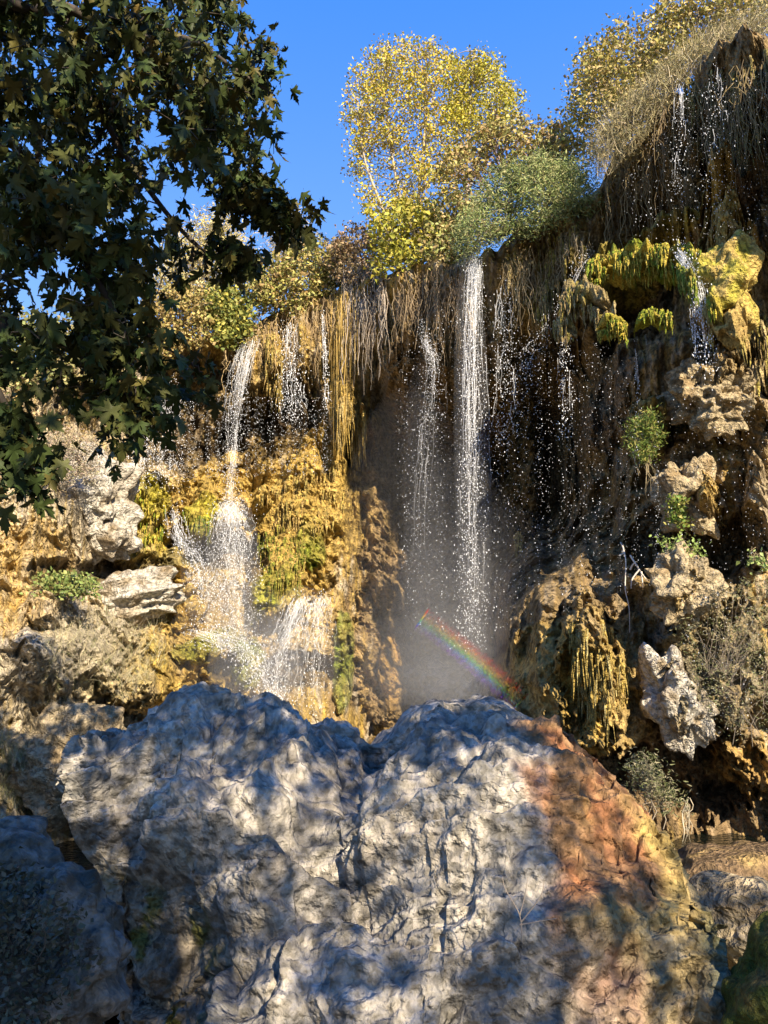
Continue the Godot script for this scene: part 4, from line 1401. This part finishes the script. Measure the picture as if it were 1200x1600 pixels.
	shrub("wall_plant", "few bright leaves near the right edge above the grey thicket", "plant", [[1165, 860], [1195, 870], [1200, 890], [1170, 885]], on_cliff(1180, 875), 14.0, 0.3, 7, 9, 0.08, 0.14, [Color(0.26, 0.33, 0.1)], Color(0.3, 0.24, 0.14), "", 0.006)
	var thicket := [Color(0.16, 0.17, 0.07), Color(0.24, 0.22, 0.12), Color(0.3, 0.27, 0.16), Color(0.12, 0.14, 0.05)]
	shrub("grey_thicket", "grey-green thicket of dry stems on the slope at the right edge", "bush", [[1060, 950], [1120, 910], [1220, 890], [1220, 1160], [1160, 1150], [1110, 1120], [1080, 1040]], at(1160, 1140, 14.8), 14.9, 0.6, 95, 32, 0.065, 0.22, thicket, Color(0.24, 0.2, 0.15), "", 0.005, 2)
	shrub("grey_thicket", "small pale tuft leaning over the orange crust of the boulder", "bush", [[985, 1190], [1010, 1180], [1040, 1230], [1060, 1260], [1030, 1260], [1000, 1225]], at(1020, 1265, 12.0), 12.0, 0.4, 50, 26, 0.07, 0.2, thicket, Color(0.36, 0.3, 0.22), "", 0.007, 2)
	hanging("hanging_vine", "bleached stems hanging down beside the boulder's right flank", "vine", [[1065, 1245], [1080, 1245], [1085, 1270], [1068, 1270]], 10, 0.5, 1.0, 0.012, [Color(0.52, 0.46, 0.34)], 1.3, 0.06)
	bare_twig("bleached forked branch hanging in front of the dark right wall", [[[970, 848, 18.0], [973, 854, 17.0], [975, 862, 16.4], [978, 880, 16.3], [977, 920, 16.3], [983, 950, 16.3], [984, 988, 16.3]], [[985, 868, 16.4], [1000, 892, 16.2], [1012, 908, 16.2]], [[985, 890, 16.3], [992, 880, 16.2], [1002, 895, 16.2]], [[968, 868, 16.4], [975, 864, 16.4]], [[999, 890, 16.2], [988, 905, 16.2], [986, 920, 16.2]], [[1002, 893, 16.2], [1005, 918, 16.2]]], 0.022, Color(0.62, 0.56, 0.48))
	bare_twig("leafless little shrub growing on the front of the grey boulder", [[[815, 1470, 5.0], [812, 1430, 5.0], [790, 1390, 5.0], [785, 1370, 5.0]], [[812, 1430, 5.0], [820, 1400, 5.0], [825, 1370, 5.0]], [[812, 1445, 5.0], [840, 1440, 5.0], [870, 1435, 5.0]], [[815, 1440, 5.0], [845, 1400, 5.0], [850, 1375, 5.0]]], 0.005, Color(0.3, 0.25, 0.2))
	# left slope plants
	grass("slope_grass", "pale dry grass matted over the left slope", [[110, 960], [250, 950], [260, 1040], [200, 1100], [120, 1080], [60, 1120], [60, 1020]], -1.0, 0.0, 3500, 0.12, 0.5, [Color(0.5, 0.44, 0.3), Color(0.42, 0.37, 0.24), Color(0.3, 0.3, 0.14)])
	grass("slope_grass", "olive grass in the shade at the foot of the left slope", [[0, 1150], [90, 1180], [100, 1280], [60, 1290], [0, 1250]], -1.0, 0.0, 3000, 0.15, 0.45, [Color(0.3, 0.28, 0.12), Color(0.4, 0.35, 0.2), Color(0.2, 0.22, 0.08)])
	shrub("slope_shrub", "pinkish grey dry shrub above the white outcrop", "bush", [[40, 690], [110, 670], [160, 690], [150, 740], [90, 760], [40, 740]], on_cliff(100, 750), 18.6, 0.5, 90, 34, 0.09, 0.28, [Color(0.42, 0.32, 0.24), Color(0.36, 0.3, 0.2), Color(0.3, 0.28, 0.16)], Color(0.42, 0.34, 0.26), "", 0.009, 2)
	shrub("slope_shrub", "low green weeds in the hollow under the pale outcrop", "plant", [[60, 900], [140, 900], [145, 925], [60, 930]], on_cliff(100, 925), 17.0, 0.4, 40, 26, 0.09, 0.2, [Color(0.16, 0.22, 0.06), Color(0.24, 0.26, 0.08)], Color(0.3, 0.25, 0.15), "", 0.006)
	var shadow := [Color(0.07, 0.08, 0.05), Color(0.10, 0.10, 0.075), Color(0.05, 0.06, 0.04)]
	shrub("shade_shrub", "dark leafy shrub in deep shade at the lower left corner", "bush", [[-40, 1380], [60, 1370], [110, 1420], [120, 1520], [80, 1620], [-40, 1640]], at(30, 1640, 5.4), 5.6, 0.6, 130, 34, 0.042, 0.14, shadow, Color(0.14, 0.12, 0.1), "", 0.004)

func build_water() -> void:
	fall("tall white fall dropping free in front of the dark cave", [[742, 402, 18.6], [741, 430, 18.5], [738, 560, 18.4], [737, 760, 18.3], [736, 1000, 18.2]], 0.12, 0.36, 130, 4600, 0.024)
	fall("thin second strand just left of the tall white fall", [[658, 505, 19.2], [668, 545, 19.1], [676, 560, 19.1], [674, 620, 19.1], [662, 700, 19.0], [655, 900, 19.0]], 0.06, 0.32, 40, 1300, 0.017)
	fall("left fall pouring from the lip onto the golden shelf", [[398, 530, 23.0], [385, 580, 22.8], [372, 650, 22.6], [362, 740, 22.5], [357, 800, 22.2]], 0.17, 0.14, 90, 1000, 0.022)
	fall("narrow companion strand left of the left fall's top", [[384, 535, 23.1], [370, 580, 22.9], [362, 650, 22.8], [358, 745, 22.6]], 0.12, 0.36, 50, 1100, 0.02)
	fall("broad white veil below the golden shelf", [[360, 785, 21.6], [362, 830, 21.4], [362, 900, 21.2], [362, 990, 20.6]], 0.34, 0.75, 420, 5200, 0.022, "waterfall", 0.6)
	fall("side cascade curling down left of the white veil", [[270, 795, 21.0], [280, 840, 20.6], [300, 865, 20.2], [312, 900, 20.0], [322, 950, 19.8]], 0.2, 0.34, 90, 1500, 0.02)
	fall("foaming run sliding over the green hump", [[300, 985, 18.8], [350, 1000, 18.6], [385, 1018, 18.4], [408, 1050, 18.2], [425, 1110, 18.0]], 0.26, 0.4, 80, 2400, 0.02)
	fall("spreading veil right of the foaming run", [[470, 930, 20.6], [450, 990, 20.2], [435, 1040, 19.8], [430, 1110, 19.6]], 0.3, 0.4, 150, 900, 0.024)
	fall("sheer veil over the striped tufa beside the cave", [[500, 930, 20.6], [490, 1000, 20.3], [482, 1110, 20.0]], 0.35, 0.5, 130, 700, 0.022)
	fall("fine fall behind the plane leaves at the left", [[222, 630, 21.8], [220, 680, 21.6], [218, 740, 21.4]], 0.25, 0.35, 60, 900, 0.025)
	fall("misty fall between the plane leaves and the left fall", [[265, 600, 22.4], [260, 670, 22.2], [255, 750, 22.0]], 0.4, 0.6, 40, 1300, 0.022)
	fall("cluster of threads on the wall right of the left fall", [[455, 505, 23.0], [455, 570, 22.8], [458, 650, 22.7]], 0.3, 0.4, 60, 1000, 0.03)
	fall("single bright thread nearer the golden tufa fan", [[503, 490, 22.6], [508, 550, 22.5], [510, 630, 22.5]], 0.04, 0.1, 30, 300, 0.03)
	fall("small splashing fall off the bright moss ledge", [[1058, 392, 14.4], [1075, 410, 14.2], [1092, 450, 14.0], [1100, 500, 13.9], [1108, 570, 13.9]], 0.1, 0.16, 70, 700, 0.025)
	fall("twin thread left of the small splashing fall", [[1085, 440, 14.1], [1086, 490, 14.0], [1090, 560, 14.0]], 0.04, 0.08, 20, 260, 0.022)
	fall("dripping line of drops through the olive cords at upper right", [[1062, 130, 15.0], [1064, 200, 14.9], [1062, 300, 14.9]], 0.1, 0.2, 12, 260, 0.022)
	fall("second line of drops nearer the right edge up high", [[1118, 110, 14.4], [1118, 200, 14.3], [1116, 330, 14.3]], 0.12, 0.3, 8, 260, 0.022)
	fall("thin drip under the olive moss lip", [[880, 500, 16.6], [882, 560, 16.5], [886, 680, 16.5]], 0.06, 0.2, 14, 420, 0.025)
	fall("thin drip beneath the lime moss knob", [[992, 545, 15.4], [996, 600, 15.4], [998, 660, 15.4]], 0.03, 0.05, 10, 120, 0.02)
	fall("spout arching from the tan cords right of the tall fall", [[925, 400, 17.6], [900, 425, 17.4], [865, 500, 17.2], [830, 545, 17.1], [820, 600, 17.1]], 0.08, 0.24, 9, 700, 0.018)
	fall("faint drizzle of threads right of the tall white fall", [[790, 440, 18.9], [790, 560, 18.8], [788, 700, 18.8]], 0.2, 0.5, 20, 900, 0.026)
	spray("cloud of sparkling drops around the tall white fall", [[620, 560], [700, 470], [800, 480], [850, 600], [850, 980], [640, 1000], [620, 800]], 16.5, 19.5, 4200, 0.007, 0.026)
	spray("scattered bright drops falling before the dark right wall", [[840, 520], [960, 540], [1040, 700], [1060, 900], [880, 960], [840, 800]], 13.0, 16.0, 1900, 0.006, 0.02)
	spray("scattered drops high before the upper right wall", [[960, 300], [1060, 150], [1200, 110], [1200, 380], [1000, 380]], 13.0, 14.6, 800, 0.007, 0.02)
	spray("fine mist of drops over the left basin", [[230, 640], [320, 620], [520, 620], [520, 740], [240, 750]], 21.0, 22.6, 3200, 0.009, 0.026)
	spray("drops drifting before the grey thicket at right", [[1040, 600], [1200, 600], [1200, 1150], [1080, 1150]], 11.5, 13.5, 800, 0.006, 0.016)
	# a short rainbow in the spray: drops that send each colour along its own arc
	var centre_dir := Vector3(-0.348, -0.512, -0.785).normalized()
	var xf := []
	var cols := []
	var hues := [Color(0.9, 0.08, 0.05), Color(0.95, 0.35, 0.04), Color(0.9, 0.75, 0.06), Color(0.15, 0.75, 0.15), Color(0.08, 0.35, 0.9), Color(0.3, 0.12, 0.8)]
	var e1 := centre_dir.cross(Vector3.UP).normalized()
	var e2 := e1.cross(centre_dir).normalized()
	var mid := ray(720, 1005).normalized()
	var ph0 := atan2(mid.dot(e2), mid.dot(e1))
	for k in 6500:
		var f := clampf(rf(-0.12, 1.12), -0.12, 1.12)
		var ang := deg_to_rad(lerpf(42.4, 40.9, f))
		var ph := ph0 + clampf(rng.randfn(-0.03, 0.07), -0.15, 0.085)
		var d := centre_dir * cos(ang) + (e1 * cos(ph) + e2 * sin(ph)) * sin(ang)
		var p := EYE + d * rf(15.5, 17.0)
		var z := rf(0.015, 0.04)
		xf.append(Transform3D(Basis.from_scale(Vector3.ONE * z), p))
		cols.append(hues[clampi(int(f * 6.0 + rng.randfn(0, 0.45)), 0, 5)])
		if absf(f - 0.5) > 0.35 and rng.randf() < (absf(f - 0.5) - 0.35) * 3.5:
			xf.pop_back()
			cols.pop_back()
	var o := thing("rainbow", "short rainbow arc in the spray above the boulder's right crest", "rainbow", xf[0].origin)
	many("coloured_drops", drop, M.bow, o, xf, cols, o.position)
	for q in [[690, 985, 18.0, 3.8, 4.2, 0.022], [700, 1000, 18.0, 3.0, 3.2, 0.02], [690, 1020, 17.8, 2.2, 2.2, 0.025], [720, 900, 18.6, 3.0, 6.0, 0.02], [680, 1050, 17.6, 5.2, 2.6, 0.022], [690, 1060, 17.6, 4.0, 1.7, 0.025], [700, 1070, 17.5, 3.0, 1.1, 0.03], [640, 850, 19.0, 3.4, 8.0, 0.014], [370, 1010, 19.6, 3.4, 3.2, 0.03], [780, 960, 18.0, 5.0, 5.0, 0.012], [738, 700, 18.4, 0.9, 11.0, 0.12], [660, 780, 19.0, 1.0, 7.5, 0.035], [362, 900, 21.2, 1.5, 4.6, 0.16], [400, 1040, 18.6, 2.2, 2.6, 0.12], [470, 1020, 20.2, 2.0, 3.4, 0.09], [310, 890, 20.2, 0.9, 2.6, 0.12]]:
		var fog := FogVolume.new()
		fog.name = "mist"
		fog.shape = RenderingServer.FOG_VOLUME_SHAPE_ELLIPSOID
		fog.size = Vector3(q[3], q[4], minf(3.0, q[3]))
		fog.position = at(q[0], q[1], q[2])
		var fm := FogMaterial.new()
		fm.density = q[5]
		fm.albedo = Color(0.97, 0.97, 0.97)
		fog.material = fm
		fog.set_meta("kind", "stuff")
		add_child(fog, true)
